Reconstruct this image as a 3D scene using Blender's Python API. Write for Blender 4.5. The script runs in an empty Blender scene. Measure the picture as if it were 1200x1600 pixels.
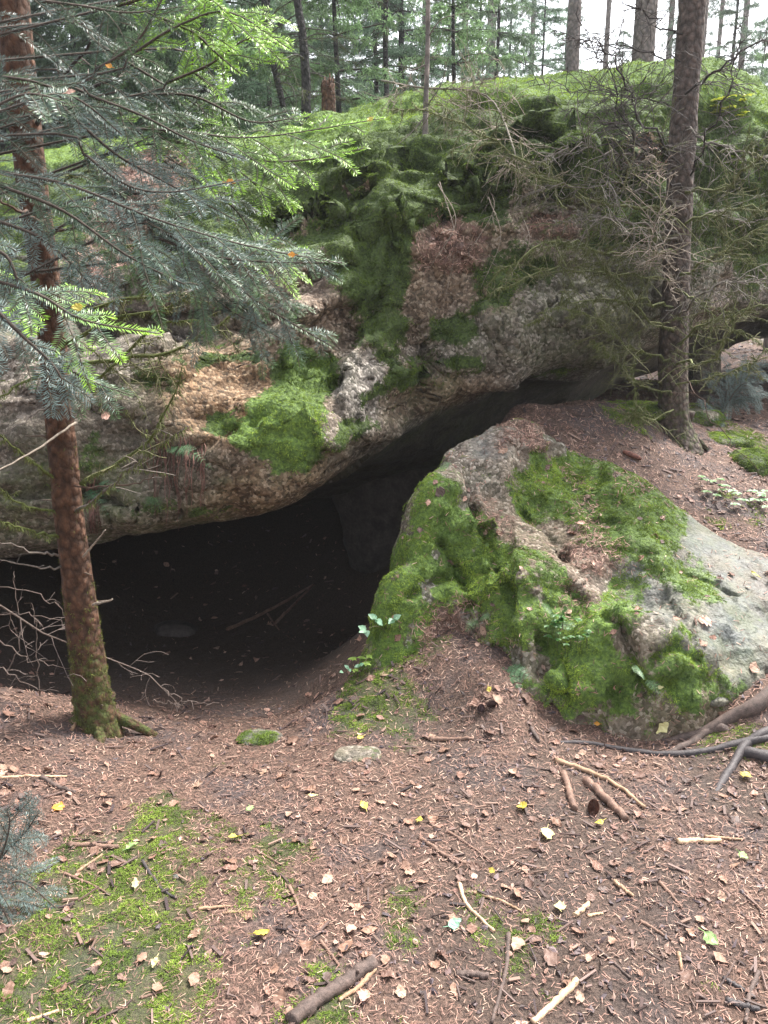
import bpy, math, random
import numpy as np
from mathutils import Vector, Matrix
from mathutils.bvhtree import BVHTree

S = bpy.context.scene
COL = S.collection
random.seed(7)
RNG = np.random.default_rng(11)

# ------------------------------------------------------------------ camera, sky, sun, exposure
CAM_Z = 1.6
PITCH = math.radians(14.0)
FPX = 1256.0
cd = bpy.data.cameras.new("camera"); cam = bpy.data.objects.new("camera", cd); COL.objects.link(cam)
cam.location = (0, 0, CAM_Z); cam.rotation_euler = (math.radians(90) - PITCH, 0, 0)
cd.sensor_fit = 'VERTICAL'; cd.sensor_height = 24.0; cd.lens = 24.0 * FPX / 1600.0
cd.clip_start = 0.05; cd.clip_end = 500
S.camera = cam

SUN_EL = math.radians(57); SUN_AZ = math.radians(48)      # azimuth from +Y towards +X
w = bpy.data.worlds.new("World"); S.world = w; w.use_nodes = True
wn = w.node_tree.nodes; wl = w.node_tree.links
bg = wn['Background']; sky = wn.new('ShaderNodeTexSky'); sky.sky_type = 'NISHITA'; sky.sun_disc = False
sky.sun_elevation = SUN_EL; sky.sun_rotation = SUN_AZ; sky.air_density = 1.0; sky.dust_density = 4.0
hs = wn.new('ShaderNodeHueSaturation'); hs.inputs['Saturation'].default_value = 0.28
wl.new(sky.outputs[0], hs.inputs['Color']); wl.new(hs.outputs[0], bg.inputs['Color'])
bg.inputs['Strength'].default_value = 0.15
sd = bpy.data.lights.new("sun", 'SUN'); sd.energy = 3.2; sd.angle = math.radians(14); sd.color = (1.0, 0.96, 0.9)
so = bpy.data.objects.new("sun", sd); COL.objects.link(so)
sdir = Vector((math.sin(SUN_AZ) * math.cos(SUN_EL), math.cos(SUN_AZ) * math.cos(SUN_EL), math.sin(SUN_EL)))
so.rotation_euler = sdir.to_track_quat('Z', 'Y').to_euler()
S.view_settings.view_transform = 'Standard'; S.view_settings.look = 'None'
S.view_settings.exposure = 1.82; S.view_settings.gamma = 1.0; S.view_settings.use_curve_mapping = False

# ------------------------------------------------------------------ numeric helpers
ct, st_ = math.cos(PITCH), math.sin(PITCH)
def ray(px, py):
    u = (px - 600.0) / FPX; v = (800.0 - py) / FPX
    return np.array([u, ct + v * st_, -st_ + v * ct])
def PY(px, py, Y):
    d = ray(px, py); t = Y / d[1]
    return np.array([0, 0, CAM_Z]) + t * d
def PZ(px, py, z):
    d = ray(px, py); t = (z - CAM_Z) / d[2]
    return np.array([0, 0, CAM_Z]) + t * d
def in_view(P, m=0.2):
    """1 where a world point lies inside the photographed field (with a margin)"""
    q = P - np.array([0, 0, CAM_Z])
    f = q[:, 1] * ct - q[:, 2] * st_; up = q[:, 1] * st_ + q[:, 2] * ct
    f = np.maximum(f, 1e-6)
    return (q[:, 1] * ct - q[:, 2] * st_ > .2) & (abs(q[:, 0] / f) < 0.478 + m) & (abs(up / f) < 0.637 + m)

def _hash(i, j, k, s):
    h = (i * 374761393 + j * 668265263 + k * 2147483647 + s * 1274126177) & 0xffffffff
    h = ((h ^ (h >> 13)) * 1274126177) & 0xffffffff
    return ((h ^ (h >> 16)) & 0xffff) / 65535.0
def vnoise(P, f=1.0, seed=0):
    """value noise in -1..1"""
    Q = np.asarray(P, float) * f + 1000.5
    I = np.floor(Q).astype(np.int64); F = Q - I; F = F * F * (3 - 2 * F)
    r = 0
    for dx in (0, 1):
        wx = F[:, 0] if dx else 1 - F[:, 0]
        for dy in (0, 1):
            wy = F[:, 1] if dy else 1 - F[:, 1]
            for dz in (0, 1):
                wz = F[:, 2] if dz else 1 - F[:, 2]
                r = r + wx * wy * wz * _hash(I[:, 0] + dx, I[:, 1] + dy, I[:, 2] + dz, seed)
    return r * 2 - 1
def fbm(P, f=1.0, o=4, seed=0, g=0.5, ridge=False):
    a = 1.0; r = 0; s = 0
    for k in range(o):
        n = vnoise(P, f, seed + k * 17)
        if ridge: n = 1 - 2 * abs(n)
        r = r + a * n; s += a; a *= g; f *= 2.03
    return r / s
def plates(P, f=1.0, seed=0, slope=.5, beta=.35, an=(1, 1, 1)):
    """broken-plate relief: smallest of randomly tilted cell surfaces"""
    Q = np.asarray(P, float) * f * np.array(an) + 500.3; I = np.floor(Q).astype(np.int64); out = np.full(len(Q), 9.0)
    for a in (-1, 0, 1):
        for b in (-1, 0, 1):
            for c in (-1, 0, 1):
                J = I + np.array([a, b, c]); r = [_hash(J[:, 0], J[:, 1], J[:, 2], seed + k) for k in range(7)]
                d = Q - (J + np.stack(r[:3], 1)); g = (np.stack(r[3:6], 1) - .5) * 2 * slope
                out = np.minimum(out, r[6] * .5 + (g * d).sum(1) + beta * (d ** 2).sum(1))
    return out - out.mean()
def sm(a, b, x):
    t = np.clip((x - a) / (b - a), 0, 1); return t * t * (3 - 2 * t)
def unit(v):
    v = np.asarray(v, float); return v / (np.linalg.norm(v) + 1e-9)

# ------------------------------------------------------------------ mesh helpers
def mesh(name, V, Fs, attrs=None, smooth=True):
    """V (n,3); Fs list of (k,m) index arrays"""
    me = bpy.data.meshes.new(name)
    V = np.asarray(V, np.float32)
    if isinstance(Fs, np.ndarray): Fs = [Fs]
    Fs = [f for f in Fs if len(f)]
    nl = sum(f.size for f in Fs); nf = sum(len(f) for f in Fs)
    me.vertices.add(len(V)); me.vertices.foreach_set('co', V.ravel())
    me.loops.add(nl); me.polygons.add(nf)
    me.loops.foreach_set('vertex_index', np.concatenate([f.ravel() for f in Fs]).astype(np.int32))
    tot = np.concatenate([np.full(len(f), f.shape[1]) for f in Fs]).astype(np.int32)
    me.polygons.foreach_set('loop_start', np.concatenate([[0], np.cumsum(tot)[:-1]]).astype(np.int32))
    me.polygons.foreach_set('loop_total', tot)
    me.polygons.foreach_set('use_smooth', np.full(nf, smooth, bool))
    for k, a in (attrs or {}).items():
        a = np.asarray(a, np.float32)
        if a.ndim == 2:
            if a.shape[1] == 3: a = np.hstack([a, np.ones((len(a), 1), np.float32)])
            at = me.attributes.new(k, 'FLOAT_COLOR', 'POINT'); at.data.foreach_set('color', a.ravel())
        else:
            at = me.attributes.new(k, 'FLOAT', 'POINT'); at.data.foreach_set('value', a)
    me.update(calc_edges=True)
    return me
def empty(name, loc, label, cat, group=None, kind=None):
    o = bpy.data.objects.new(name, None); o.empty_display_size = .1; COL.objects.link(o)
    o.location = loc; tag(o, label, cat, group, kind); return o
def tag(o, label=None, cat=None, group=None, kind=None):
    if label: o['label'] = label
    if cat: o['category'] = cat
    if group: o['group'] = group
    if kind: o['kind'] = kind
    return o
def link(name, me, mat=None, parent=None, base=None):
    o = bpy.data.objects.new(name, me)
    if mat is not None and len(me.materials) == 0: me.materials.append(mat)
    COL.objects.link(o)
    if parent is not None: o.parent = parent
    if base is not None: o.location = base
    return o
def mk(name, V, Fs, mat, parent=None, base=None, attrs=None, smooth=True):
    """V in world space. With a parent the mesh is written in the parent's frame (parents are not rotated)."""
    if parent is not None:
        b = np.array(parent.location)
        if parent.parent is not None: b = b + np.array(parent.parent.location)
        V = np.asarray(V) - b
        return link(name, mesh(name, V, Fs, attrs, smooth), mat, parent)
    if base is None: base = np.zeros(3)
    return link(name, mesh(name, np.asarray(V) - np.asarray(base), Fs, attrs, smooth), mat, None, base)

class Geo:
    """collects vertices and faces of one mesh"""
    def __init__(s): s.V = []; s.F = {}; s.n = 0; s.A = {}
    def add(s, V, F, **at):
        V = np.asarray(V, float)
        for f in (F if isinstance(F, list) else [F]):
            s.F.setdefault(f.shape[1], []).append(f + s.n)
        s.V.append(V); s.n += len(V)
        for k, a in at.items():
            a = np.asarray(a, float)
            if a.ndim == 0 or (a.ndim == 1 and a.shape[0] in (3, 4) and len(V) != a.shape[0]): a = np.tile(a, (len(V), 1)) if a.ndim else np.full(len(V), float(a))
            s.A.setdefault(k, []).append(a)
    def arr(s): return np.concatenate(s.V), [np.concatenate(f) for f in s.F.values()], {k: np.concatenate(a) for k, a in s.A.items()}
    def mesh(s, name, smooth=True):
        V, F, A = s.arr(); return mesh(name, V, F, A, smooth)
    def build(s, name, mat, parent=None, base=None, smooth=True):
        V, F, A = s.arr(); return mk(name, V, F, mat, parent, base, A, smooth)

def tube(pts, rad, n=6, cap=True, rough=0.0, seed=0, f=8.0):
    P = np.asarray(pts, float); m = len(P); R = np.full(m, float(rad)) if np.ndim(rad) == 0 else np.asarray(rad, float)
    T = np.gradient(P, axis=0); T /= (np.linalg.norm(T, axis=1)[:, None] + 1e-9)
    ref = np.array([0, 0, 1.0]) if abs(T[:, 2]).mean() < .8 else np.array([1.0, 0, 0])
    A = np.cross(T, ref); A /= (np.linalg.norm(A, axis=1)[:, None] + 1e-9); B = np.cross(T, A)
    th = np.arange(n) * 2 * math.pi / n
    D = A[:, None, :] * np.cos(th)[None, :, None] + B[:, None, :] * np.sin(th)[None, :, None]
    RR = np.repeat(R[:, None], n, 1)
    if rough:
        X = (P[:, None, :] + D * RR[:, :, None]).reshape(-1, 3)
        RR = RR * (1 + rough * fbm(X, f, 3, seed).reshape(m, n))
    V = (P[:, None, :] + D * RR[:, :, None]).reshape(-1, 3)
    i = np.arange(m - 1)[:, None] * n; j = np.arange(n)[None, :]; j2 = (j + 1) % n
    F = [np.stack([i + j, i + j2, i + n + j2, i + n + j], -1).reshape(-1, 4)]
    if cap and n >= 3:
        V = np.vstack([V, P[0], P[-1]]); a = m * n; jj = np.arange(n); k2 = (jj + 1) % n
        F.append(np.vstack([np.stack([k2, jj, np.full(n, a)], -1), np.stack([(m - 1) * n + jj, (m - 1) * n + k2, np.full(n, a + 1)], -1)]))
    return V, F
def spline(pts, n):
    """Catmull-Rom through control points"""
    P = np.asarray(pts, float); m = len(P)
    if m == 2: t = np.linspace(0, 1, n)[:, None]; return P[0] * (1 - t) + P[1] * t
    E = np.vstack([2 * P[0] - P[1], P, 2 * P[-1] - P[-2]])
    t = np.linspace(0, m - 1 - 1e-9, n); i = t.astype(int); f = (t - i)[:, None] if P.ndim > 1 else t - i
    a, b, c, d = E[i], E[i + 1], E[i + 2], E[i + 3]
    return .5 * (2 * b + (c - a) * f + (2 * a - 5 * b + 4 * c - d) * f ** 2 + (3 * b - a - 3 * c + d) * f ** 3)

# ------------------------------------------------------------------ material helpers
class NT:
    def __init__(s, name):
        s.m = bpy.data.materials.new(name); s.m.use_nodes = True; s.t = s.m.node_tree; s.t.nodes.clear()
        s.out = s.n('ShaderNodeOutputMaterial'); s.p = s.n('ShaderNodeBsdfPrincipled'); s.l(s.p.outputs[0], s.out.inputs[0])
        s.tc = s.n('ShaderNodeTexCoord').outputs['Object']
    def n(s, k): return s.t.nodes.new(k)
    def l(s, a, b): s.t.links.new(a, b)
    def noise(s, sc, det=4, rough=.55, co=None, dist=0):
        n = s.n('ShaderNodeTexNoise'); n.inputs['Scale'].default_value = sc; n.inputs['Detail'].default_value = det
        n.inputs['Roughness'].default_value = rough; n.inputs['Distortion'].default_value = dist
        s.l(co or s.tc, n.inputs['Vector']); return n.outputs['Fac']
    def vor(s, sc, feat='F1', out='Distance', co=None):
        n = s.n('ShaderNodeTexVoronoi'); n.feature = feat; n.inputs['Scale'].default_value = sc
        s.l(co or s.tc, n.inputs['Vector']); return n.outputs[out]
    def scale(s, v):
        n = s.n('ShaderNodeMapping'); n.inputs['Scale'].default_value = v; s.l(s.tc, n.inputs[0]); return n.outputs[0]
    def attr(s, k, out='Fac'):
        n = s.n('ShaderNodeAttribute'); n.attribute_name = k; return n.outputs[out]
    def ramp(s, fac, stops, interp='LINEAR'):
        n = s.n('ShaderNodeValToRGB'); r = n.color_ramp; r.interpolation = interp
        while len(r.elements) > 1: r.elements.remove(r.elements[-1])
        for i, (p, c) in enumerate(stops):
            e = r.elements[0] if i == 0 else r.elements.new(p)
            e.position = p; c = (c, c, c) if np.ndim(c) == 0 else c; e.color = (*c, 1)
        s.l(fac, n.inputs[0]); return n.outputs[0]
    def mix(s, fac, a, b, mode='MIX'):
        n = s.n('ShaderNodeMix'); n.data_type = 'RGBA'; n.blend_type = mode
        for i, x in ((0, fac), (6, a), (7, b)):
            if hasattr(x, 'is_linked') or isinstance(x, bpy.types.NodeSocket): s.l(x, n.inputs[i])
            else: n.inputs[i].default_value = x if i == 0 else (*x, 1)
        return n.outputs[2]
    def math(s, op, a, b=0.0, clamp=False):
        n = s.n('ShaderNodeMath'); n.operation = op; n.use_clamp = clamp
        for i, x in ((0, a), (1, b)):
            if isinstance(x, bpy.types.NodeSocket): s.l(x, n.inputs[i])
            else: n.inputs[i].default_value = x
        return n.outputs[0]
    def bump(s, h, strength=.5, dist=.01, prev=None):
        n = s.n('ShaderNodeBump'); n.inputs['Strength'].default_value = strength; n.inputs['Distance'].default_value = dist
        s.l(h, n.inputs['Height'])
        if prev is not None: s.l(prev, n.inputs['Normal'])
        return n.outputs[0]
    def fin(s, col, rough=.9, normal=None, spec=.3, trans=0):
        if isinstance(col, bpy.types.NodeSocket): s.l(col, s.p.inputs['Base Color'])
        else: s.p.inputs['Base Color'].default_value = (*col, 1)
        if isinstance(rough, bpy.types.NodeSocket): s.l(rough, s.p.inputs['Roughness'])
        else: s.p.inputs['Roughness'].default_value = rough
        s.p.inputs['Specular IOR Level'].default_value = spec
        if normal is not None: s.l(normal, s.p.inputs['Normal'])
        if trans:
            t = s.n('ShaderNodeBsdfTranslucent'); mx = s.n('ShaderNodeMixShader'); mx.inputs[0].default_value = trans
            if isinstance(col, bpy.types.NodeSocket): s.l(col, t.inputs[0])
            else: t.inputs[0].default_value = (*col, 1)
            s.l(s.p.outputs[0], mx.inputs[1]); s.l(t.outputs[0], mx.inputs[2]); s.l(mx.outputs[0], s.out.inputs[0])
        return s.m

def mat_rock(name):
    """coarse pebbly rock: warm/grey per attribute, moss and litter stains per attribute"""
    s = NT(name); co = s.tc
    big = s.noise(1.7, 5, .6); mid = s.noise(9, 5, .65); fine = s.noise(45, 4, .6)
    cell = s.vor(70, 'F1', 'Color'); cd_ = s.vor(70); cell2 = s.vor(150, 'F1', 'Color')
    sep = s.n('ShaderNodeSeparateColor'); s.l(cell, sep.inputs[0]); sep2 = s.n('ShaderNodeSeparateColor'); s.l(cell2, sep2.inputs[0])
    grey = s.ramp(sep.outputs[0], [(0, (.05, .047, .043)), (.35, (.15, .145, .135)), (.7, (.28, .265, .25)), (1, (.62, .6, .57))])
    warm = s.ramp(sep.outputs[0], [(0, (.07, .04, .022)), (.35, (.19, .11, .06)), (.75, (.31, .19, .105)), (1, (.56, .42, .28))])
    base = s.mix(s.attr('warm'), grey, warm)
    base = s.mix(.45, base, s.ramp(sep2.outputs[1], [(0, (.55, .5, .45)), (.5, (.85, .8, .75)), (1, (1.3, 1.25, 1.2))]), 'MULTIPLY')
    base = s.mix(.85, base, s.ramp(mid, [(.3, (.35, .3, .27)), (.5, (.9, .88, .86)), (.7, (1.25, 1.2, 1.15))]), 'MULTIPLY')
    base = s.mix(s.ramp(big, [(.4, 0.0), (.6, .6)]), base, s.mix(.5, base, (.09, .085, .06)))
    smooth = s.mix(s.ramp(fine, [(.35, .0), (.65, 1.0)]), (.05, .06, .061), (.135, .152, .152))
    smooth = s.mix(s.ramp(mid, [(.42, 0.0), (.62, .7)]), smooth, (.1, .115, .1))
    crk = s.ramp(s.vor(7, 'DISTANCE_TO_EDGE'), [(.0, .35), (.012, 1.0)])
    smooth = s.mix(.8, smooth, crk, 'MULTIPLY'); smooth = s.mix(s.ramp(s.noise(5, 7, .75), [(.52, 0.0), (.6, .7)]), smooth, (.19, .185, .15))
    base = s.mix(s.attr('slab'), base, smooth)
    base = s.mix(s.attr('stain_shade'), base, s.ramp(mid, [(.3, (.03, .022, .018)), (.7, (.085, .065, .052))]))  # brown stain, also painting occlusion shade under the overhang
    # thin algae film and litter dust
    film = s.math('MULTIPLY', s.attr('film'), s.ramp(mid, [(.35, 0.15), (.6, 1.0)]))
    base = s.mix(film, base, s.mix(s.ramp(fine, [(.35, 0.0), (.65, 1.0)]), (.035, .05, .018), (.09, .11, .04)))
    lit = s.math('MULTIPLY', s.attr('litter'), s.ramp(s.noise(14, 6, .7), [(.35, 0.0), (.5, 1.0)]))
    base = s.mix(lit, base, s.ramp(s.noise(70, 5, .7), [(.3, (.07, .035, .022)), (.6, (.17, .1, .07))]))
    e = s.n('ShaderNodeMath'); e.operation = 'ADD'; s.l(s.attr('moss'), e.inputs[0])
    s.l(s.math('MULTIPLY', s.math('SUBTRACT', s.noise(16, 7, .8), .5), 1.9), e.inputs[1])
    mm = s.ramp(e.outputs[0], [(.42, 0.0), (.55, 1.0)])
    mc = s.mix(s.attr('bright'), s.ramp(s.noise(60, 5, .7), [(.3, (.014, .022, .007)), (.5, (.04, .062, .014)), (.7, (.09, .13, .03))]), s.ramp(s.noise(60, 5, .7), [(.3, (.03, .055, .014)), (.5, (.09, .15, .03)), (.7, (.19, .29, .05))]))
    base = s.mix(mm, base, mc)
    h = s.math('ADD', s.math('MULTIPLY', cd_, -.3), s.math('MULTIPLY', mid, 1.0))
    h = s.math('ADD', h, s.math('MULTIPLY', s.noise(26, 5, .7), .9))
    h = s.math('ADD', h, s.math('MULTIPLY', sep2.outputs[2], .25))
    h = s.math('MULTIPLY', h, s.math('SUBTRACT', 1.0, s.math('MULTIPLY', s.attr('slab'), .45)))
    h = s.math('ADD', h, s.math('MULTIPLY', fine, .5))
    nb = s.bump(h, .8, .018)
    return s.fin(base, s.mix(s.attr('slab'), (.85,) * 3, (.55,) * 3), nb, .35)

def mat_ground():
    s = NT('forest_floor')
    a = s.noise(2.2, 5, .6); b = s.noise(18, 6, .7); c = s.noise(110, 5, .7)
    col = s.ramp(c, [(.28, (.026, .017, .013)), (.5, (.105, .064, .047)), (.68, (.26, .16, .12))])
    col = s.mix(.7, col, s.ramp(b, [(.3, (.4, .36, .36)), (.55, (1, 1, 1)), (.75, (1.35, 1.25, 1.2))]), 'MULTIPLY')
    col = s.mix(s.ramp(a, [(.5, 0.0), (.62, .75)]), col, s.ramp(c, [(.35, (.03, .024, .026)), (.65, (.1, .08, .08))]))
    col = s.mix(s.attr('soil_shade'), col, s.ramp(c, [(.35, (.03, .021, .017)), (.65, (.085, .06, .046))]))  # dark earth colour, also painting the shade inside the cave mouth
    e = s.n('ShaderNodeMath'); e.operation = 'ADD'; s.l(s.attr('moss'), e.inputs[0])
    s.l(s.math('MULTIPLY', s.math('SUBTRACT', s.noise(30, 6, .75), .5), 1.4), e.inputs[1])
    mm = s.ramp(e.outputs[0], [(.5, 0.0), (.62, .6)])
    col = s.mix(mm, col, s.ramp(s.noise(80, 5, .7), [(.3, (.02, .03, .01)), (.6, (.06, .085, .025))]))
    nb = s.bump(s.math('ADD', b, s.math('MULTIPLY', c, .6)), 1.0, .018)
    return s.fin(col, .8, nb, .35)

def mat_vcol(name, rough=.8, trans=0.0, spec=.3, key='col', bump=0, var=.0):
    s = NT(name); c = s.attr(key, 'Color')
    if var:
        c = s.mix(1.0, c, s.ramp(s.noise(var, 4, .6), [(.3, (.6, .6, .6)), (.7, (1.35, 1.35, 1.35))]), 'MULTIPLY')
    nb = s.bump(s.noise(bump, 4, .6), .6, .004) if bump else None
    return s.fin(c, rough, nb, spec, trans)

def mat_bark(name, c1, c2, moss=(.07, .09, .025), sc=42):
    s = NT(name); m = s.scale((1, 1, .75))
    n1 = s.noise(sc, 6, .7, m); v = s.vor(sc * .9, 'F1', 'Distance', m)
    col = s.ramp(n1, [(.3, c1), (.55, tuple((a + b) / 2 for a, b in zip(c1, c2))), (.72, c2)])
    col = s.mix(.6, col, s.ramp(v, [(0, (1.35, 1.25, 1.2)), (.45, (.75, .7, .68)), (.7, (.25, .24, .24))]), 'MULTIPLY')
    e = s.n('ShaderNodeMath'); e.operation = 'ADD'; s.l(s.attr('moss'), e.inputs[0])
    s.l(s.math('MULTIPLY', s.math('SUBTRACT', s.noise(26, 6, .75), .5), 1.3), e.inputs[1])
    mm = s.ramp(e.outputs[0], [(.5, 0.0), (.7, .9)])
    mc = s.ramp(s.noise(120, 4, .7), [(.35, tuple(x * .5 for x in moss)), (.65, tuple(x * 1.3 for x in moss))])
    col = s.mix(mm, col, mc)
    nb = s.bump(s.math('SUBTRACT', n1, s.math('MULTIPLY', v, 1.4)), 1.0, .014)
    return s.fin(col, .85, nb, .25)
def mat_wood(name, c1, c2, rough=.7, sc=30):
    s = NT(name); n1 = s.noise(sc, 6, .7); n2 = s.noise(sc * 5, 4, .7)
    col = s.ramp(n1, [(.3, c1), (.7, c2)]); col = s.mix(.6, col, s.ramp(n2, [(.3, (.5, .48, .45)), (.65, (1.25, 1.2, 1.2))]), 'MULTIPLY')
    return s.fin(col, rough, s.bump(n2, .7, .003), .35)
def mat_rand(name, cols, rough=.75, trans=.15, spec=.35):
    """colour differs per object"""
    s = NT(name); oi = s.n('ShaderNodeObjectInfo')
    c = s.ramp(oi.outputs['Random'], [(i / len(cols), x) for i, x in enumerate(cols)], 'CONSTANT')
    c = s.mix(1.0, c, s.ramp(s.noise(130, 4, .6), [(.3, (.65, .6, .6)), (.7, (1.25, 1.25, 1.25))]), 'MULTIPLY')
    return s.fin(c, rough, None, spec, trans)

HAZE = 0.0015
M = {}
M['rock'] = mat_rock('boulder_rock'); M['ground'] = mat_ground()
M['moss'] = mat_vcol('moss_shoots', .85, .25, .2)
M['needle'] = mat_vcol('dead_needles', .7, .1, .3)
M['fir'] = mat_vcol('fir_needles', .45, .28, .4)
M['leafc'] = mat_vcol('leaf_litter', .6, .12, .4, var=110)
M['green'] = mat_vcol('green_leaf', .45, .3, .4)
M['spruce_fol'] = mat_vcol('spruce_foliage', .6, .42, .3)
M['twig'] = mat_vcol('dead_twigs', .85, 0, .2, var=90)
M['bark_red'] = mat_bark('reddish_spruce_bark', (.04, .022, .014), (.18, .095, .058))
M['bark_grey'] = mat_bark('grey_spruce_bark', (.06, .05, .045), (.2, .155, .13))
M['bark_far'] = mat_bark('hazed_spruce_bark', (.14, .125, .115), (.32, .28, .25), sc=22)  # paleness of haze and sky bloom put into the bark colour
M['bark_dark'] = mat_bark('dark_bark', (.02, .02, .02), (.08, .075, .07))
# ------------------------------------------------------------------ terrain
def rbf_fit(P, Z, lam=1e-4):
    P = np.asarray(P, float); D = np.sqrt(((P[:, None] - P[None]) ** 2).sum(-1) + .01)
    n = len(P); A = np.zeros((n + 3, n + 3)); A[:n, :n] = D - lam * np.eye(n) * -1; A[:n, n] = 1; A[:n, n + 1:] = P
    A[n, :n] = 1; A[n + 1:, :n] = P.T
    return P, np.linalg.solve(A, np.concatenate([Z, [0, 0, 0]]))
def rbf_ev(m, Q):
    P, c = m; n = len(P); out = np.empty(len(Q))
    for i in range(0, len(Q), 40000):
        q = Q[i:i + 40000]; D = np.sqrt(((q[:, None] - P[None]) ** 2).sum(-1) + .01)
        out[i:i + 40000] = D @ c[:n] + c[n] + q @ c[n + 1:]
    return out
TC = [(x, y, 0.0) for x in (-2, -1, 0, 1, 1.8) for y in (-1.5, 1.0, 1.9, 2.5)]
TC += [(-4, 1, .15), (4, 1, .15), (-3, -6, 0), (3, -6, 0), (0, -20, -.3), (-30, -20, .5), (30, -20, .5)]
TC += [PZ(0, 1085, .06), PZ(90, 1090, .02), PZ(-150, 1080, .1), PZ(180, 1140, -.07), PZ(350, 1160, -.1), PZ(470, 1160, -.07),
       PZ(530, 1140, -.02), PZ(300, 1115, -.22), PZ(400, 1115, -.26), PZ(480, 1105, -.24), PZ(220, 1060, -.34), PZ(300, 1040, -.42), PZ(450, 1040, -.44),
       PZ(200, 1010, -.5), PZ(350, 1000, -.52), PZ(500, 1010, -.5), (-1.7, 3.7, -.3), (-1.4, 4.6, -.45), (-2.4, 4.4, -.2),
       (-1.6, 5.5, -.5), (-.8, 5.5, -.52), (0, 5.3, -.45), (.3, 4.6, -.35), (-.8, 6.5, -.25), (-1.8, 6.5, -.2), (0.2, 6.3, .0), (-.5, 7.5, .3), (-2.5, 7, .3),
       (-3.2, 5.2, .3), (-4, 4.5, .6), (-4.5, 7, 1.2), (-3.5, 9, 1.9), (-1.5, 9, 1.7), (0, 8.5, 1.2), (1, 7.5, .9)]
TC += [PZ(620, 1100, .02), PY(560, 1060, 3.22), PY(690, 1120, 2.95), PY(640, 1030, 3.25), PY(705, 1025, 3.2), PY(650, 990, 3.45), PY(780, 1060, 3.0), PY(830, 1100, 2.95),
       PY(950, 1135, 2.88), PY(1080, 1130, 2.85), PY(1200, 1080, 2.85), PY(1300, 1080, 2.9), PY(1280, 960, 3.4)]
TC += [(.55, 3.5, .25), (1.0, 3.4, .2), (1.4, 3.3, .2), (.6, 3.9, .5), (1.2, 3.8, .42), (.35, 4.3, .5)]
TC += [PY(850, 632, 4.85), PY(790, 648, 4.75), PY(940, 634, 4.9), PY(870, 672, 4.55), PY(960, 720, 4.4), PY(1060, 690, 4.9), PY(1060, 760, 4.35), PY(1150, 810, 4.1), PY(1230, 850, 3.9), PY(1200, 740, 4.7), PY(1000, 640, 5.0),
       PY(1140, 690, 5.3), PY(1200, 640, 6.4), PY(1090, 640, 6.1), PY(1200, 590, 8.3), PY(1100, 600, 7.8), PY(980, 620, 7.4), PY(880, 640, 6.0),
       PY(1150, 545, 12.5), PY(1300, 540, 12), PY(1300, 640, 6.2), PY(1000, 590, 9.5), PY(1400, 800, 4.5), (8, 14, 2.0), (6, 8, 1.6), (3, 10, 1.15), (1, 10.5, 1.5)]
TC += [(-6, 14, 2.8), (-2, 14, 2.6), (2, 16, 2.0), (-10, 25, 4.0), (0, 25, 3.0), (10, 25, 2.6), (-40, 60, 6), (0, 70, 3.5), (40, 60, 3.5), (-20, 5, 2), (20, 5, 2.4)]
TC = np.array([np.asarray(t, float) for t in TC])
TM = rbf_fit(TC[:, :2], TC[:, 2])
def ground_z(xy):
    xy = np.asarray(xy, float); z = rbf_ev(TM, xy)
    P = np.column_stack([xy, np.zeros(len(xy))])
    near = np.exp(-np.maximum(np.hypot(xy[:, 0], xy[:, 1]) - 8, 0) / 10)
    return z + .045 * fbm(P, 1.3, 3, 3) + near * (.016 * fbm(P, 7, 3, 5) + .006 * fbm(P, 30, 2, 9))
gx = np.concatenate([np.linspace(-90, -8, 22), np.linspace(-7.5, -2.7, 40), np.linspace(-2.65, 3.1, 290), np.linspace(3.2, 8, 40), np.linspace(8.8, 90, 22)])
gy = np.concatenate([np.linspace(-30, -1, 12), np.linspace(-.7, 1.0, 16), np.linspace(1.05, 5.6, 240), np.linspace(5.65, 11, 110), np.linspace(11.3, 30, 40), np.linspace(32, 130, 24)])
def grid_faces(nu, nv):
    i = np.arange(nv - 1)[:, None] * nu; j = np.arange(nu - 1)[None]
    return np.stack([i + j, i + j + 1, i + nu + j + 1, i + nu + j], -1).reshape(-1, 4)
XX, YY = np.meshgrid(gx, gy); GXY = np.column_stack([XX.ravel(), YY.ravel()])
GV = np.column_stack([GXY, ground_z(GXY)]); GF = grid_faces(len(gx), len(gy))

def make_bvh(V, F): return BVHTree.FromPolygons(V.tolist(), F.tolist())
BV_G = make_bvh(GV, GF)

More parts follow.
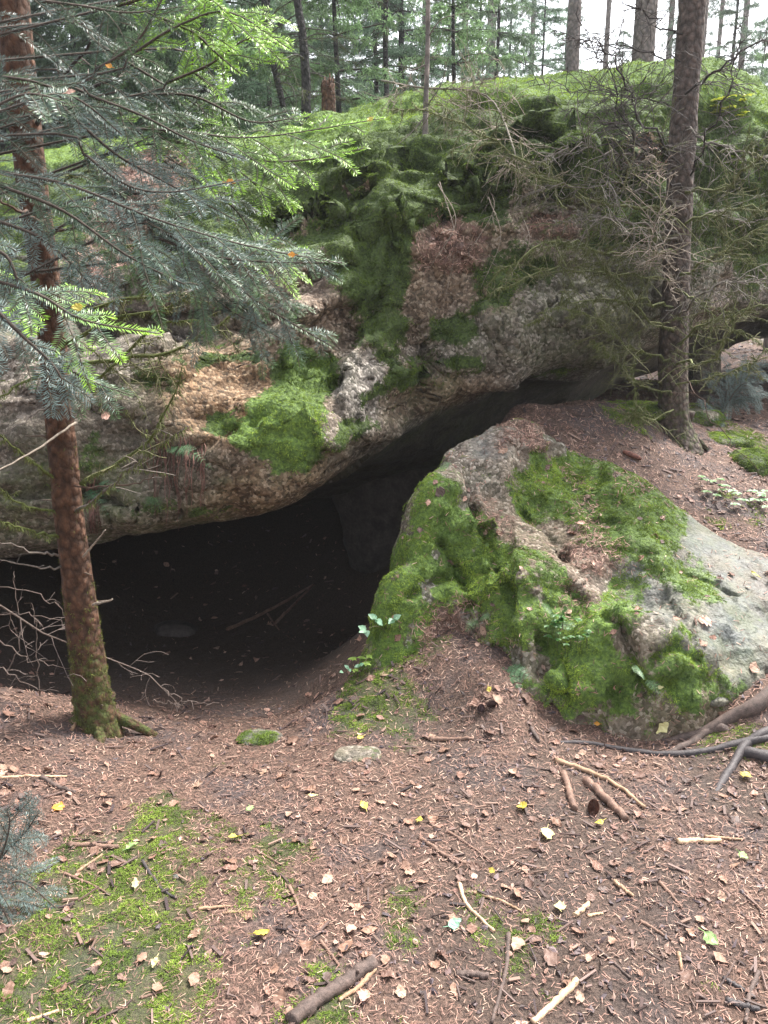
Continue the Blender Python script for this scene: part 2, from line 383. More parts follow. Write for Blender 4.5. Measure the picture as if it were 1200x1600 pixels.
# ------------------------------------------------------------------ leaning boulder (front right): a rounded slab of rock
BC = [PY(745, 694, 4.3), PY(700, 740, 4.1), PY(655, 800, 3.85), PY(625, 880, 3.65), PY(600, 945, 3.5), PY(800, 680, 4.45), PY(850, 708, 4.35), PY(900, 745, 4.1), PY(980, 745, 4.15),
      PY(1060, 810, 3.85), PY(800, 740, 4.0), PY(760, 800, 3.75), PY(860, 820, 3.72), PY(950, 840, 3.65), PY(1200, 885, 3.6), PY(1120, 850, 3.75), PY(700, 870, 3.55), PY(790, 880, 3.45), PY(880, 900, 3.4), PY(980, 920, 3.35), PY(1080, 910, 3.42),
      PY(690, 940, 3.38), PY(770, 950, 3.25), PY(860, 960, 3.18), PY(940, 970, 3.12), PY(1040, 970, 3.15), PY(1130, 960, 3.2), PY(1200, 970, 3.25),
      PY(770, 1000, 3.2), PY(840, 1040, 3.06), PY(900, 1050, 2.97), PY(980, 1050, 2.93), PY(1060, 1050, 2.95), PY(1130, 1040, 3.0), PY(1200, 1020, 3.05),
      PY(870, 1100, 3.0), PY(950, 1122, 2.9), PY(1060, 1112, 2.89), PY(1130, 1090, 2.92), PY(1200, 1052, 2.98), PY(1280, 1030, 3.0), PY(1350, 940, 3.3),
      (.5, 2.85, -.3), (.9, 2.75, -.35), (1.35, 2.75, -.3), (.2, 3.1, -.2), (2.2, 3.0, -.1), (2.4, 3.6, .1),
      (.02, 3.2, .0), (.02, 3.6, .0), (.07, 3.9, .05), (.16, 4.2, .2), (-.3, 3.6, -.7), (-.25, 4.0, -.7), (-.1, 4.4, -.6), (.2, 4.7, -.4), (.6, 4.8, .5), (1.2, 4.6, .5), (1.8, 4.4, .3), (2.2, 4.2, .1), (.2, 4.4, .2)]
BC = np.array([np.asarray(t, float) for t in BC]); BM = rbf_fit(BC[:, :2], BC[:, 2])
bx_ = np.linspace(-.45, 2.5, 330); by_ = np.linspace(2.6, 4.95, 270)
X2, Y2 = np.meshgrid(bx_, by_); q = np.column_stack([X2.ravel(), Y2.ravel()]); bz = rbf_ev(BM, q)
RV = np.column_stack([q, bz]); RF = grid_faces(len(bx_), len(by_))
def vnormals(V, F):
    a, b, c = V[F[:, 0]], V[F[:, 1]], V[F[:, 2]]; n = np.cross(b - a, c - a)
    if F.shape[1] == 4: n = n + np.cross(c - a, V[F[:, 3]] - a)
    N = np.zeros_like(V)
    for k in range(F.shape[1]):
        for ax in range(3): N[:, ax] += np.bincount(F[:, k], n[:, ax], len(V))
    return N / (np.linalg.norm(N, axis=1)[:, None] + 1e-12)
def rockify(V, F, amps, seed, fl=None):
    N = vnormals(V, F); d = np.zeros(len(V))
    for (f, a, rg) in amps: d += a * fbm(V * np.array([1, 1, 1.25]), f, 3, seed + int(f * 10), ridge=rg)
    if fl is not None: d *= fl
    return V + N * d[:, None]
fl = (1 - .75 * sm(1.05, 1.5, RV[:, 0]) * sm(.2, .5, RV[:, 2])) * (.3 + .7 * sm(.12, .42, RV[:, 0] + .25 * (3.9 - RV[:, 1])))
RV = rockify(RV, RF, [(1.6, .05, True), (3.3, .035, True), (7, .018, True), (15, .010, False), (38, .006, False)], 40, fl)
RV = RV + vnormals(RV, RF) * (fl * (.12 * (plates(RV + .05 * fbm(RV, 4, 2, 8)[:, None], 3.0, 6, .8, .4) + .02) + .05 * plates(RV, 9, 16, .7, .4)))[:, None]

# ------------------------------------------------------------------ the huge overhanging boulder: profile rows over stations along the picture
ST = [-500, -200, 0, 200, 400, 500, 600, 700, 800, 900, 1000, 1100, 1200, 1350, 1600]
# every row: (pixel y, distance Y) at the stations above
ROWS = [
 [None] * 15,                                                                                                   # deep underside, filled below
 [(960,5.8),(940,5.8),(865,5.6),(815,5.6),(790,5.6),(765,5.5),(745,5.5),(722,5.7),(685,6.0),(632,6.3),(588,6.8),(550,7.4),(512,8.3),(500,8.5),(480,8.0)],
 [(960,4.6),(935,4.5),(878,4.35),(838,4.3),(815,4.3),(780,4.5),(722,4.75),(668,5.0),(625,5.3),(600,5.6),(560,6.0),(526,6.6),(506,7.2),(480,7.6),(440,7.4)],
 [(940,4.25),(915,4.2),(880,4.05),(845,3.98),(822,3.98),(785,4.15),(712,4.5),(645,4.8),(606,5.0),(592,5.25),(548,5.5),(520,6.1),(500,6.7),(470,7.1),(440,7.2)],
 [(860,4.1),(830,4.1),(800,3.92),(770,3.84),(745,3.86),(700,4.0),(630,4.3),(580,4.6),(545,4.75),(520,4.95),(485,5.2),(465,5.7),(450,6.3),(430,6.8),(400,7.1)],
 [(740,4.3),(700,4.2),(650,4.05),(630,3.98),(600,4.02),(560,4.2),(500,4.5),(470,4.75),(440,4.8),(420,4.95),(395,5.15),(390,5.6),(385,6.2),(375,6.7),(350,7.1)],
 [(620,4.7),(580,4.5),(548,4.25),(556,4.12),(530,4.15),(450,4.4),(410,4.65),(370,4.8),(338,4.85),(322,4.95),(318,5.15),(322,5.6),(340,6.1),(330,6.6),(320,7.1)],
 [(580,5.2),(545,5.1),(505,4.9),(520,4.8),(500,4.7),(430,4.65),(385,4.85),(345,5.1),(312,5.25),(298,5.4),(298,5.6),(305,5.9),(315,6.4),(310,6.8),(300,7.2)],
 [(540,5.1),(500,4.9),(465,4.75),(475,4.6),(455,4.6),(400,4.65),(335,4.85),(300,4.95),(275,4.98),(262,5.1),(262,5.35),(270,5.7),(285,6.2),(290,6.8),(290,7.3)],
 [(460,5.7),(420,5.5),(360,5.3),(350,5.2),(320,5.2),(270,5.35),(230,5.5),(205,5.6),(188,5.7),(178,5.8),(178,6.0),(185,6.2),(215,6.6),(250,7.0),(270,7.5)],
 [(380,6.6),(320,6.5),(240,6.4),(215,6.4),(203,6.5),(185,6.6),(158,6.7),(130,6.8),(112,6.9),(104,6.9),(98,7.0),(102,7.1),(145,7.2),(220,7.4),(260,7.8)],
 [(400,7.6),(340,7.6),(260,7.5),(235,7.5),(222,7.7),(205,7.8),(180,7.9),(155,8.0),(138,8.1),(130,8.1),(125,8.2),(130,8.3),(175,8.2),(240,8.2),(280,8.2)],
 [None] * 15]
nr, ns = len(ROWS), len(ST)
CP = np.zeros((nr, ns, 3))
for r in range(nr):
    for k in range(ns):
        if ROWS[r][k]: CP[r, k] = PY(ST[k], ROWS[r][k][0], ROWS[r][k][1] - {8: .12, 9: .38, 10: .78, 11: .3}.get(r, 0) * min(max((ST[k] - 250) / 250, .25), 1))
for k in range(ns):
    p = CP[1, k]; CP[0, k] = (p[0] * 1.2, min(p[1] + 2.2, 9.3), min(p[2] - .55, .4) if k < 9 else p[2] - .05)
    p = CP[11, k]; CP[12, k] = (p[0] * 1.05, p[1] + 1.0, min(p[2] - 1.3, 1.4))
nu, nv = 560, 470
# dense resampling: Catmull-Rom along stations, then along rows
for k in range(ns):
    for r in (1, 2, 3, 4): CP[r, k, 2] += (.085 if r > 1 else .03) * (1 if 2 <= k <= 8 else .4)
tmp = np.stack([np.column_stack([spline(CP[r, :, a], nu) for a in range(3)]) if False else spline(CP[r], nu) for r in range(nr)])   # nr,nu,3
rowt = np.concatenate([np.linspace(0, 1, 30)[:-1], np.linspace(1, 2, 34)[:-1], np.linspace(2, 3, 14)[:-1], np.linspace(3, 10, 330)[:-1], np.linspace(10, 12, 40)])
E = np.concatenate([2 * tmp[:1] - tmp[1:2], tmp, 2 * tmp[-1:] - tmp[-2:-1]]); rt = np.minimum(rowt, nr - 1 - 1e-9); i = rt.astype(int); f = (rt - i)[:, None, None]
a, b, c, d = E[i], E[i + 1], E[i + 2], E[i + 3]
# a slightly tensed spline keeps ledges crisp
m1 = .42 * (c - a); m2 = .42 * (d - b)
LV = ((2 * f ** 3 - 3 * f ** 2 + 1) * b + (f ** 3 - 2 * f ** 2 + f) * m1 + (-2 * f ** 3 + 3 * f ** 2) * c + (f ** 3 - f ** 2) * m2)
nv = len(rowt); LV = LV.reshape(-1, 3); LF = grid_faces(nu, nv)
rowid = np.repeat(rowt, nu)
flb = .35 + .65 * sm(3.0, 3.6, rowid)
LV0 = LV.copy()
LV = rockify(LV, LF, [(.9, .12, False), (2.1, .07, True), (4.6, .03, True), (10, .014, False), (24, .007, False)], 90, flb)
Np = vnormals(LV, LF); Np *= np.sign((Np[(rowid > 4) & (rowid < 6)] @ np.array([0, -1, 0])).mean())
LV = LV + Np * (flb * ((.30 - .20 * sm(6.5, 8, rowid)) * (plates(LV + .08 * fbm(LV, 3, 2, 8)[:, None], 1.7, 5, .7, .4, (1, 1, 1.7))) + (.075 - .055 * sm(6.0, 7.5, rowid)) * (plates(LV + .03 * fbm(LV, 9, 2, 9)[:, None], 5.2, 15, .7, .4, (1, 1, 1.3))) + .02 * plates(LV, 15, 25, .7, .4)))[:, None]
up_ = sm(5.0, 7.0, rowid) * (1 - .75 * sm(8.8, 9.8, rowid)); Nt = vnormals(LV, LF); Nt *= np.sign((Nt[(rowid > 4) & (rowid < 6)] @ np.array([0, -1, 0])).mean())
LV = LV + Nt * (up_ * (.13 * (fbm(LV * np.array([.8, .8, 2.4]), 1.5, 3, 133, ridge=True) - .35) + .03 * fbm(LV, 7, 3, 137)))[:, None]
LV = LV + Nt * ((1 - up_) * flb * .04 * fbm(LV * np.array([.6, .6, 3.0]) + LV[:, [2, 2, 2]] * .4, 2.0, 3, 141, ridge=True))[:, None]
LV[:, 2] -= .19 * sm(7.5, 9.8, rowid) * (1 - .4 * sm(.5, 2.5, LV[:, 0]))
# sideways cracks: narrow recesses that run with the bedding
def crack(V, N, pts, depth, width):
    P = spline(np.array(pts), 60); d = np.full(len(V), 9.0)
    sel = np.where(np.linalg.norm(V - P.mean(0), axis=1) < 3)[0]
    for p in P: d[sel] = np.minimum(d[sel], np.linalg.norm((V[sel] - p) * np.array([1, 1, 1.0]), axis=1))
    return V - N * (depth * np.exp(-(d / width) ** 2))[:, None]
BV_L = make_bvh(LV, LF)
CO = Vector((0, 0, CAM_Z))
def hit(px, py, trees=None):
    d = Vector(ray(px, py)).normalized(); best = None
    for t in (trees or (BV_G, BV_R, BV_L)):
        h = t.ray_cast(CO, d, 60)
        if h[0] is not None and (best is None or h[3] < best[3]): best = h
    return best
BV_R = make_bvh(RV, RF)
def hp(px, py, trees=None, off=0.0):
    h = hit(px, py, trees)
    if h is None: return PY(px, py, 5.0)
    n = h[1] if h[1].dot(CO - h[0]) > 0 else -h[1]
    return np.array(h[0] + n * off)
NL = vnormals(LV, LF)
sgn = np.sign((NL[(rowid > 4) & (rowid < 6)] @ np.array([0, -1, 0])).mean()); NL *= sgn
if sgn < 0: LF = LF[:, ::-1].copy()
for pts, dp, wd in (([(255, 545), (300, 528), (350, 505), (400, 500)], .10, .035), ([(300, 700), (330, 690), (362, 672), (400, 660)], .06, .02), ([(0, 775), (60, 770), (130, 772), (200, 790)], .1, .035),
                    ([(620, 335), (680, 330), (740, 305), (800, 300)], .12, .04), ([(620, 350), (600, 450), (560, 520), (520, 600)], .05, .03), ([(690, 250), (800, 210), (900, 215), (980, 190)], .2, .07), ([(560, 290), (640, 260), (720, 275), (800, 250)], .16, .06), ([(850, 260), (950, 275), (1050, 255), (1200, 300)], .22, .07), ([(740, 170), (820, 165), (900, 150)], .14, .05), ([(380, 330), (460, 345), (540, 330)], .14, .05)):
    P3 = [hp(x, y, (BV_L,)) for x, y in pts]; LV = crack(LV, NL, P3, dp, wd)
BV_L = make_bvh(LV, LF)

NR = vnormals(RV, RF); NR *= np.sign(NR[:, 2].mean())
for pts, dp, wd in (([(735, 760), (760, 840), (800, 930), (850, 1010), (880, 1090)], .09, .03), ([(690, 850), (720, 900), (740, 960)], .07, .025), ([(900, 930), (950, 960), (980, 1010), (1000, 1080)], .07, .022), ([(640, 930), (700, 900), (760, 890)], .05, .02), ([(1000, 880), (1080, 900), (1150, 930)], .03, .01), ([(1020, 1030), (1060, 1010), (1100, 1030)], .05, .02), ([(820, 800), (870, 850), (890, 920)], .05, .02)):
    RV = crack(RV, NR, [hp(x, y, (BV_R,)) for x, y in pts], dp, wd)
BV_R = make_bvh(RV, RF)
# ------------------------------------------------------------------ where moss, litter and bare rock are (patches placed on the surfaces in world space)
def blobs(V, base, L, trees, seed, nf=5.0, na=.35):
    """L: (px,py,r pixels,r_y pixels,target value); returns blended field"""
    out = base.copy(); W = V + .16 * np.column_stack([fbm(V, 4, 5, seed, .65), fbm(V, 4, 5, seed + 5, .65), fbm(V, 4, 5, seed + 9, .65)])
    for (px, py, rx, ry, val) in L:
        h = hit(px, py, trees)
        if h is None: continue
        c = np.array(h[0]); s = (h[3] / math.hypot(1, 0)) / FPX * (ray(px, py) @ ray(px, py)) ** -.5
        dx = (W[:, 0] - c[0]) / (rx * s); dz = (W[:, 2] - c[2]) / (ry * s * 1.0); dy = (W[:, 1] - c[1]) / (max(rx, ry) * s * 1.4)
        d = np.sqrt(dx ** 2 + dz ** 2 + .5 * dy ** 2)
        k = 1 - sm(.55, 1.3, d); out = out * (1 - k) + val * k
    return out
zL = LV[:, 2]; NLn = vnormals(LV, LF)
# boulder: mossy on the top half, bare below
mossL = np.clip(sm(1.5, 2.3, zL + .35 * fbm(LV, 1.6, 3, 6)) + .35 * sm(.2, .8, NLn[:, 2]), 0, 1) * .85
mossL = blobs(LV, mossL, [(360, 615, 85, 60, .05), (700, 440, 110, 85, .12), (760, 545, 150, 55, .1), (900, 480, 130, 75, .12), (570, 600, 55, 55, .05), (440, 780, 160, 35, .1), (230, 740, 110, 80, .15),
    (1000, 430, 90, 60, .3), (640, 660, 70, 30, .1), (560, 290, 26, 16, .0), (500, 450, 28, 50, .1), (860, 330, 90, 40, .35), (720, 480, 60, 100, .12), (560, 505, 30, 30, .2), (1100, 480, 120, 60, .3), (60, 700, 70, 90, .3), (80, 820, 100, 30, .1),
    (440, 672, 80, 68, 1), (478, 590, 58, 60, .95), (585, 410, 60, 85, 1), (600, 525, 60, 30, .85), (712, 512, 42, 36, .95), (730, 578, 28, 16, .9), (638, 582, 48, 30, .85), (590, 620, 30, 22, .7), (860, 588, 62, 20, .95),
    (560, 672, 50, 16, .85), (330, 665, 42, 26, .9), (250, 600, 60, 45, .62), (210, 850, 50, 8, .6), (335, 808, 45, 14, .75), (345, 545, 60, 16, .85), (800, 420, 80, 40, .75), (160, 700, 30, 40, .55), (250, 790, 30, 20, .5), (660, 290, 80, 60, .9), (770, 470, 30, 14, .8), (1180, 400, 60, 50, .8)], (BV_L,), 51)
mossL *= .35 + .65 * sm(3.0, 3.5, rowid)
mossL[(rowid < 3.0)] *= .1
litL = np.zeros(len(LV)); litL = blobs(LV, litL, [(240, 270, 70, 60, 1), (190, 340, 60, 60, .8), (420, 190, 60, 18, 1), (700, 370, 60, 40, .8), (150, 420, 60, 40, .6), (860, 350, 50, 30, .6), (1010, 240, 60, 30, .5)], (BV_L,), 61)
mossL *= 1 - .9 * np.clip(litL, 0, 1)
warmL = np.clip(.35 + .5 * fbm(LV, 1.2, 2, 77), 0, 1)
warmL = blobs(LV, warmL, [(360, 615, 130, 90, 1), (440, 780, 200, 60, .85), (700, 430, 110, 110, .7), (700, 620, 100, 60, .75), (570, 600, 60, 60, .1), (780, 540, 120, 50, .2), (950, 480, 150, 90, .05), (230, 750, 100, 80, .35), (560, 690, 60, 30, .6)], (BV_L,), 71)
filmL = np.clip(.25 + .6 * fbm(LV, 2.2, 3, 81), 0, 1)
filmL = blobs(LV, filmL, [(950, 520, 180, 90, .65), (100, 800, 160, 90, .7), (250, 830, 120, 40, .7), (360, 600, 80, 60, 0), (440, 780, 120, 30, .2), (700, 440, 80, 80, .1), (570, 600, 50, 50, .05)], (BV_L,), 83)

mossR = np.clip(.42 + .5 * fbm(RV, 3.0, 3, 16), 0, .8)
mossR = blobs(RV, mossR, [(900, 760, 110, 45, .95), (980, 810, 120, 50, .9), (680, 800, 45, 60, .95), (640, 900, 50, 60, .9), (720, 880, 60, 50, .8), (800, 960, 50, 60, .75), (870, 850, 35, 50, 0.1), (745, 700, 50, 30, .2), (755, 775, 35, 35, .08), (560, 1060, 60, 50, .9), (600, 980, 40, 50, .9),
    (800, 700, 50, 25, .0), (1130, 970, 130, 70, .05), (1160, 890, 90, 60, .1), (1040, 920, 70, 45, .1), (1100, 830, 60, 22, .05), (700, 960, 30, 30, .2), (735, 960, 20, 40, .1), (985, 930, 45, 30, .75), (900, 1000, 70, 60, .8), (1065, 1055, 58, 52, 1), (940, 1070, 80, 40, .9), (920, 900, 40, 30, .1), (990, 1000, 30, 20, .3), (780, 880, 50, 40, .9), (1020, 860, 60, 25, .9), (1080, 900, 40, 16, .7), (840, 760, 50, 30, .9),
    (1130, 1090, 60, 25, .6), (820, 870, 40, 30, .75), (850, 920, 50, 30, .7), (740, 840, 40, 40, .85), (1060, 890, 60, 30, .8), (680, 900, 16, 16, .1)], (BV_R,), 91)
mossR = mossR - .5 * np.clip(fbm(RV, 7, 3, 231) + .02, 0, 1) - .35 * np.clip(fbm(RV, 18, 2, 233), 0, 1) * (mossR < .9)
mossL = mossL - .45 * np.clip(fbm(LV, 4.5, 3, 235) - .02, 0, 1)
slabR = blobs(RV, np.zeros(len(RV)), [(1140, 960, 140, 90, 1), (1160, 880, 100, 70, .9), (1040, 930, 80, 60, .6), (1110, 830, 70, 25, .9), (760, 690, 50, 25, .6)], (BV_R,), 95)
litR = blobs(RV, np.clip(.2 + .5 * fbm(RV, 3.4, 3, 31), 0, 1), [(830, 682, 50, 14, .9), (760, 800, 25, 40, .5), (930, 850, 50, 25, .8), (900, 930, 40, 40, .5), (1130, 960, 90, 60, .1), (700, 990, 60, 40, .9)], (BV_R,), 97)
brightL = blobs(LV, np.clip(.02 + .4 * fbm(LV, 2, 3, 201), 0, .4), [(440, 672, 90, 75, 1), (478, 590, 65, 65, .6), (620, 150, 90, 16, 1), (700, 135, 90, 14, 1), (800, 118, 90, 14, 1), (900, 105, 90, 10, 1), (1140, 130, 90, 30, 1), (1190, 180, 60, 30, 1), (340, 545, 60, 14, .6), (560, 170, 50, 14, 1)], (BV_L,), 203)  # crest patches paint sunlight; face patches are lighter green moss
brightL = np.clip(brightL + 1.1 * sm(9.65, 9.95, rowid + .25 * fbm(LV, 3, 3, 219)), 0, 1); mossL = np.maximum(mossL, .95 * sm(9.2, 9.7, rowid) * (LV[:, 0] > -1.5) * (rowid < 11))  # crest rows: sunlit edge put into the moss colour
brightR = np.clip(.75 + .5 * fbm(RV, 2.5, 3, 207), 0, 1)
warmR = np.clip(.2 + .5 * fbm(RV, 1.9, 2, 35), 0, .7)
M['moss']
big = empty('overhanging_boulder', PY(500, 820, 5.0), 'huge moss-covered boulder overhanging a dark cave', 'boulder')
mk('rock_body', LV, LF, M['rock'], big, attrs=dict(moss=mossL, warm=warmL, film=filmL, litter=litL, slab=np.zeros(len(LV)), bright=brightL, stain_shade=np.maximum(.9 * (1 - sm(2.2, 3.05, rowid + .3 * fbm(LV, 3, 3, 88))), blobs(LV, np.clip(.15 + .7 * fbm(LV, 1.6, 4, 211), 0, .7), [(360, 615, 90, 50, 0), (440, 780, 130, 30, .1), (570, 600, 50, 50, 0), (760, 545, 110, 40, .1), (80, 700, 120, 120, .6), (230, 730, 90, 70, .45), (200, 500, 160, 60, .6), (980, 480, 130, 80, .55), (520, 440, 40, 60, .5)], (BV_L,), 213))))  # underside: stain plus painted occlusion shade; face blobs are brown stain
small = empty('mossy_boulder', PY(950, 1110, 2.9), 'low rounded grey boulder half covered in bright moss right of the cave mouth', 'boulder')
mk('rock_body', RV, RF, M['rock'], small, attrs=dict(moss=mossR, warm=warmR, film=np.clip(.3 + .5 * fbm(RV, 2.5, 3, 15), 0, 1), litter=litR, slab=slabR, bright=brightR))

mossG = np.clip(.12 + .3 * fbm(GV, 1.1, 3, 22), 0, .4) * sm(.2, 1.2, GV[:, 1])
mossG = blobs(GV, mossG, [(150, 1430, 190, 90, .62), (60, 1560, 120, 60, .6), (230, 1540, 110, 60, .55), (240, 1290, 60, 28, .8), (430, 1312, 42, 18, .8), (400, 1370, 60, 30, .55), (90, 1370, 60, 30, .6), (210, 1420, 60, 30, .75), (480, 1575, 60, 30, .8), (100, 1480, 70, 25, .9), (200, 1560, 80, 25, .85), (130, 1400, 50, 20, .85), (260, 1480, 40, 20, .8), (640, 1470, 50, 26, .6), (790, 1460, 50, 30, .6), (850, 1445, 30, 16, .7),
    (640, 1110, 60, 30, .55), (570, 1080, 60, 60, .85), (600, 1020, 40, 50, .8), (660, 1000, 50, 30, .5), (700, 1090, 60, 25, .35), (1140, 1140, 60, 16, .6), (1165, 690, 50, 25, .9), (1100, 640, 60, 16, .6), (1000, 655, 60, 10, .6), (970, 640, 40, 12, .8), (1140, 800, 60, 30, .4), (350, 1290, 40, 20, .5), (600, 1590, 40, 20, .5), (1180, 530, 60, 8, .6)], (BV_G,), 23)
cave = sm(3.1, 4.2, GV[:, 1] + .12 * fbm(GV, 3, 3, 66)) * (1 - sm(.1, .4, GV[:, 0] - .15 * (GV[:, 1] - 4))) * (1 - sm(9, 10, GV[:, 1]))  # cave area; also paints the shade deepening across its floor
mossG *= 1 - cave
soil_shadeG = blobs(GV, np.clip(.3 * sm(.1, .5, fbm(GV, 1.0, 3, 44)), 0, 1), [(760, 1460, 120, 45, .8), (900, 1330, 170, 40, .7), (660, 1330, 80, 25, .6), (880, 1560, 90, 30, .8), (1130, 1230, 80, 30, .8), (700, 1190, 160, 25, .4), (1000, 1450, 90, 30, .5)], (BV_G,), 241); soil_shadeG = np.clip(np.maximum(soil_shadeG, cave), 0, 1)  # damp earth patches, plus cave shade put into the ground colour
ground = mk('ground', GV, GF, M['ground'], attrs=dict(moss=mossG, soil_shade=soil_shadeG)); tag(ground, kind='structure')
# ------------------------------------------------------------------ scattering
def fdata(V, F):
    c = V[F].mean(1); a, b, d = V[F[:, 0]], V[F[:, 1]], V[F[:, 2]]
    n = np.cross(b - a, d - a); ar = np.linalg.norm(n, axis=1); n = n / (ar[:, None] + 1e-12)
    n *= np.where(n[:, 2:] * 0 + ((c - np.array([0, 0, CAM_Z])) * n).sum(1)[:, None] > 0, -1, 1)
    return c, n, ar
def sample(V, F, w, n, rng=RNG):
    c, N, ar = fdata(V, F); p = ar * w[F].mean(1) * in_view(c)
    p /= p.sum(); k = rng.choice(len(F), n, p=p); r = rng.random((n, 2))
    A = V[F[k, 0]]; B = V[F[k, 1]]; C = V[F[k, 2]]; D = V[F[k, 3]]
    u, v = r[:, :1], r[:, 1:]
    return A * (1 - u) * (1 - v) + B * u * (1 - v) + C * u * v + D * (1 - u) * v, N[k]
def dist(V): return np.linalg.norm(V - np.array([0, 0, CAM_Z]), axis=1)
def blades(P, N, k, L, W, spread, lift, grav, col, rng, tipgain=1.5, base=.0):
    """k triangular blades per point; L,W,col per point"""
    n = len(P); P = np.repeat(P, k, 0); N = np.repeat(N, k, 0); L = np.repeat(L, k) * rng.uniform(.5, 1.35, n * k); W = np.repeat(W, k)
    T = rng.normal(size=(n * k, 3)); T -= N * (T * N).sum(1)[:, None]; T /= np.linalg.norm(T, axis=1)[:, None] + 1e-9
    D = N * lift + T * spread * rng.uniform(.3, 1.2, (n * k, 1)); D[:, 2] -= grav; D /= np.linalg.norm(D, axis=1)[:, None] + 1e-9
    Sd = np.cross(D, rng.normal(size=(n * k, 3))); Sd /= np.linalg.norm(Sd, axis=1)[:, None] + 1e-9
    P = P + T * L[:, None] * .35 + N * base
    a = P - Sd * W[:, None] / 2; b = P + Sd * W[:, None] / 2; c = P + D * L[:, None]
    V = np.stack([a, b, c], 1).reshape(-1, 3); C = np.repeat(col, k, 0) * rng.uniform(.7, 1.3, (n * k, 1))
    C = np.stack([C, C, C * tipgain], 1).reshape(-1, 3)
    return V, np.arange(len(V)).reshape(-1, 3), C
def lerp(a, b, t): return np.asarray(a)[None] * (1 - t[:, None]) + np.asarray(b)[None] * t[:, None]

def bright_of(V, F, a, P):
    from mathutils.kdtree import KDTree
    sub = np.arange(0, len(V), 9); k = KDTree(len(sub))
    for j in sub: k.insert(V[j], int(j))
    k.balance(); return np.array([a[k.find(p)[1]] for p in P])
def moss_shoots(name, V, F, mask, n, parent, seed, scale=1.0, bright=None):
    rng = np.random.default_rng(seed)
    m = np.clip(mask + .45 * fbm(V, 9, 3, seed), 0, 1); w = np.where(m > .42, m, 0) / np.maximum(dist(V), 2) ** 1.0
    P, N = sample(V, F, w, n, rng)
    t = np.clip(.5 + .6 * fbm(P, 2.6, 3, seed + 3) + .6 * fbm(P, 14, 2, seed + 4), 0, 1)
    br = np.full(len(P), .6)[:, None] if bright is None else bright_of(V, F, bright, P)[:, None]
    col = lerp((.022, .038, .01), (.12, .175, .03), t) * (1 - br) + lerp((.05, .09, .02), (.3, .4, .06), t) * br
    s = np.clip(dist(P) / 4.0, .75, 1.25) * scale
    clump = np.clip(fbm(P, 22, 2, seed + 8), -.2, 1)
    Vb, Fb, C = blades(P, N, 5, .0125 * s, .0036 * s, 1.0, .5, .28, col, rng, 1.6)
    Vb = Vb + np.repeat(N * (clump * .013)[:, None], 15, 0)
    return mk(name, Vb, Fb, M['moss'], parent, attrs=dict(col=C), smooth=False)
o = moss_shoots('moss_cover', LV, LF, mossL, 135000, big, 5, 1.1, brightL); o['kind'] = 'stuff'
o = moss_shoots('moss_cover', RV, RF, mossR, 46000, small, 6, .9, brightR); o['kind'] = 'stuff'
o = moss_shoots('moss_carpet', GV, GF, np.clip(mossG * 1.25 - .1, 0, 1), 62000, None, 8, .8); tag(o, 'green moss growing in patches through the leaf litter', 'moss', kind='stuff')

# ------------------------------------------------------------------ needle litter
def needles(P, N, L, W, rng, tilt=.25, pal=None):
    n = len(P); T = rng.normal(size=(n, 3)); T -= N * (T * N).sum(1)[:, None] * (1 - tilt * rng.random((n, 1))); T /= np.linalg.norm(T, axis=1)[:, None]
    Sd = np.cross(T, N); Sd /= np.linalg.norm(Sd, axis=1)[:, None] + 1e-9; P = P + N * (.002 + .006 * rng.random((n, 1)))
    a = P - T * L[:, None] / 2; b = P + T * L[:, None] / 2; s = Sd * W[:, None] / 2
    V = np.stack([a - s, a + s, b + s, b - s], 1).reshape(-1, 3)
    pal = np.array(pal); C = pal[rng.integers(0, len(pal), n)] * rng.uniform(.6, 1.35, (n, 1))
    return V, np.arange(4 * n).reshape(-1, 4), np.repeat(C, 4, 0)
NEED = [(.33, .195, .15), (.23, .13, .1), (.13, .075, .057), (.45, .31, .235), (.075, .046, .038), (.28, .16, .125), (.17, .097, .075)]
rngN = np.random.default_rng(21)
wG = (1 - .75 * mossG) * (1 - .6 * soil_shadeG) * (1 - .93 * cave) / np.maximum(dist(GV), 1.6) ** 2
P, N = sample(GV, GF, wG, 230000, rngN); s = np.clip(dist(P) / 2.2, .8, 3)
V, F, C = needles(P, N, .015 * s ** .6, .0014 * s, rngN, .5, NEED)
tag(mk('needle_litter', V, F, M['needle'], attrs=dict(col=C), smooth=False), 'rusty brown conifer needles covering the forest floor', 'needle litter', kind='stuff')
for (V_, F_, w_, n_, par) in ((LV, LF, np.clip(litL, 0, 1) ** 2, 12000, big), (RV, RF, np.where(litR > .4, litR, 0) ** 2 + .02, 9000, small)):
    P, N = sample(V_, F_, w_, n_, rngN); s = np.clip(dist(P) / 2.4, .8, 2.5)
    V, F, C = needles(P, N, .017 * s ** .6, .0018 * s, rngN, .5, NEED)
    o = mk('needle_litter', V, F, M['needle'], par, attrs=dict(col=C), smooth=False); o['kind'] = 'stuff'
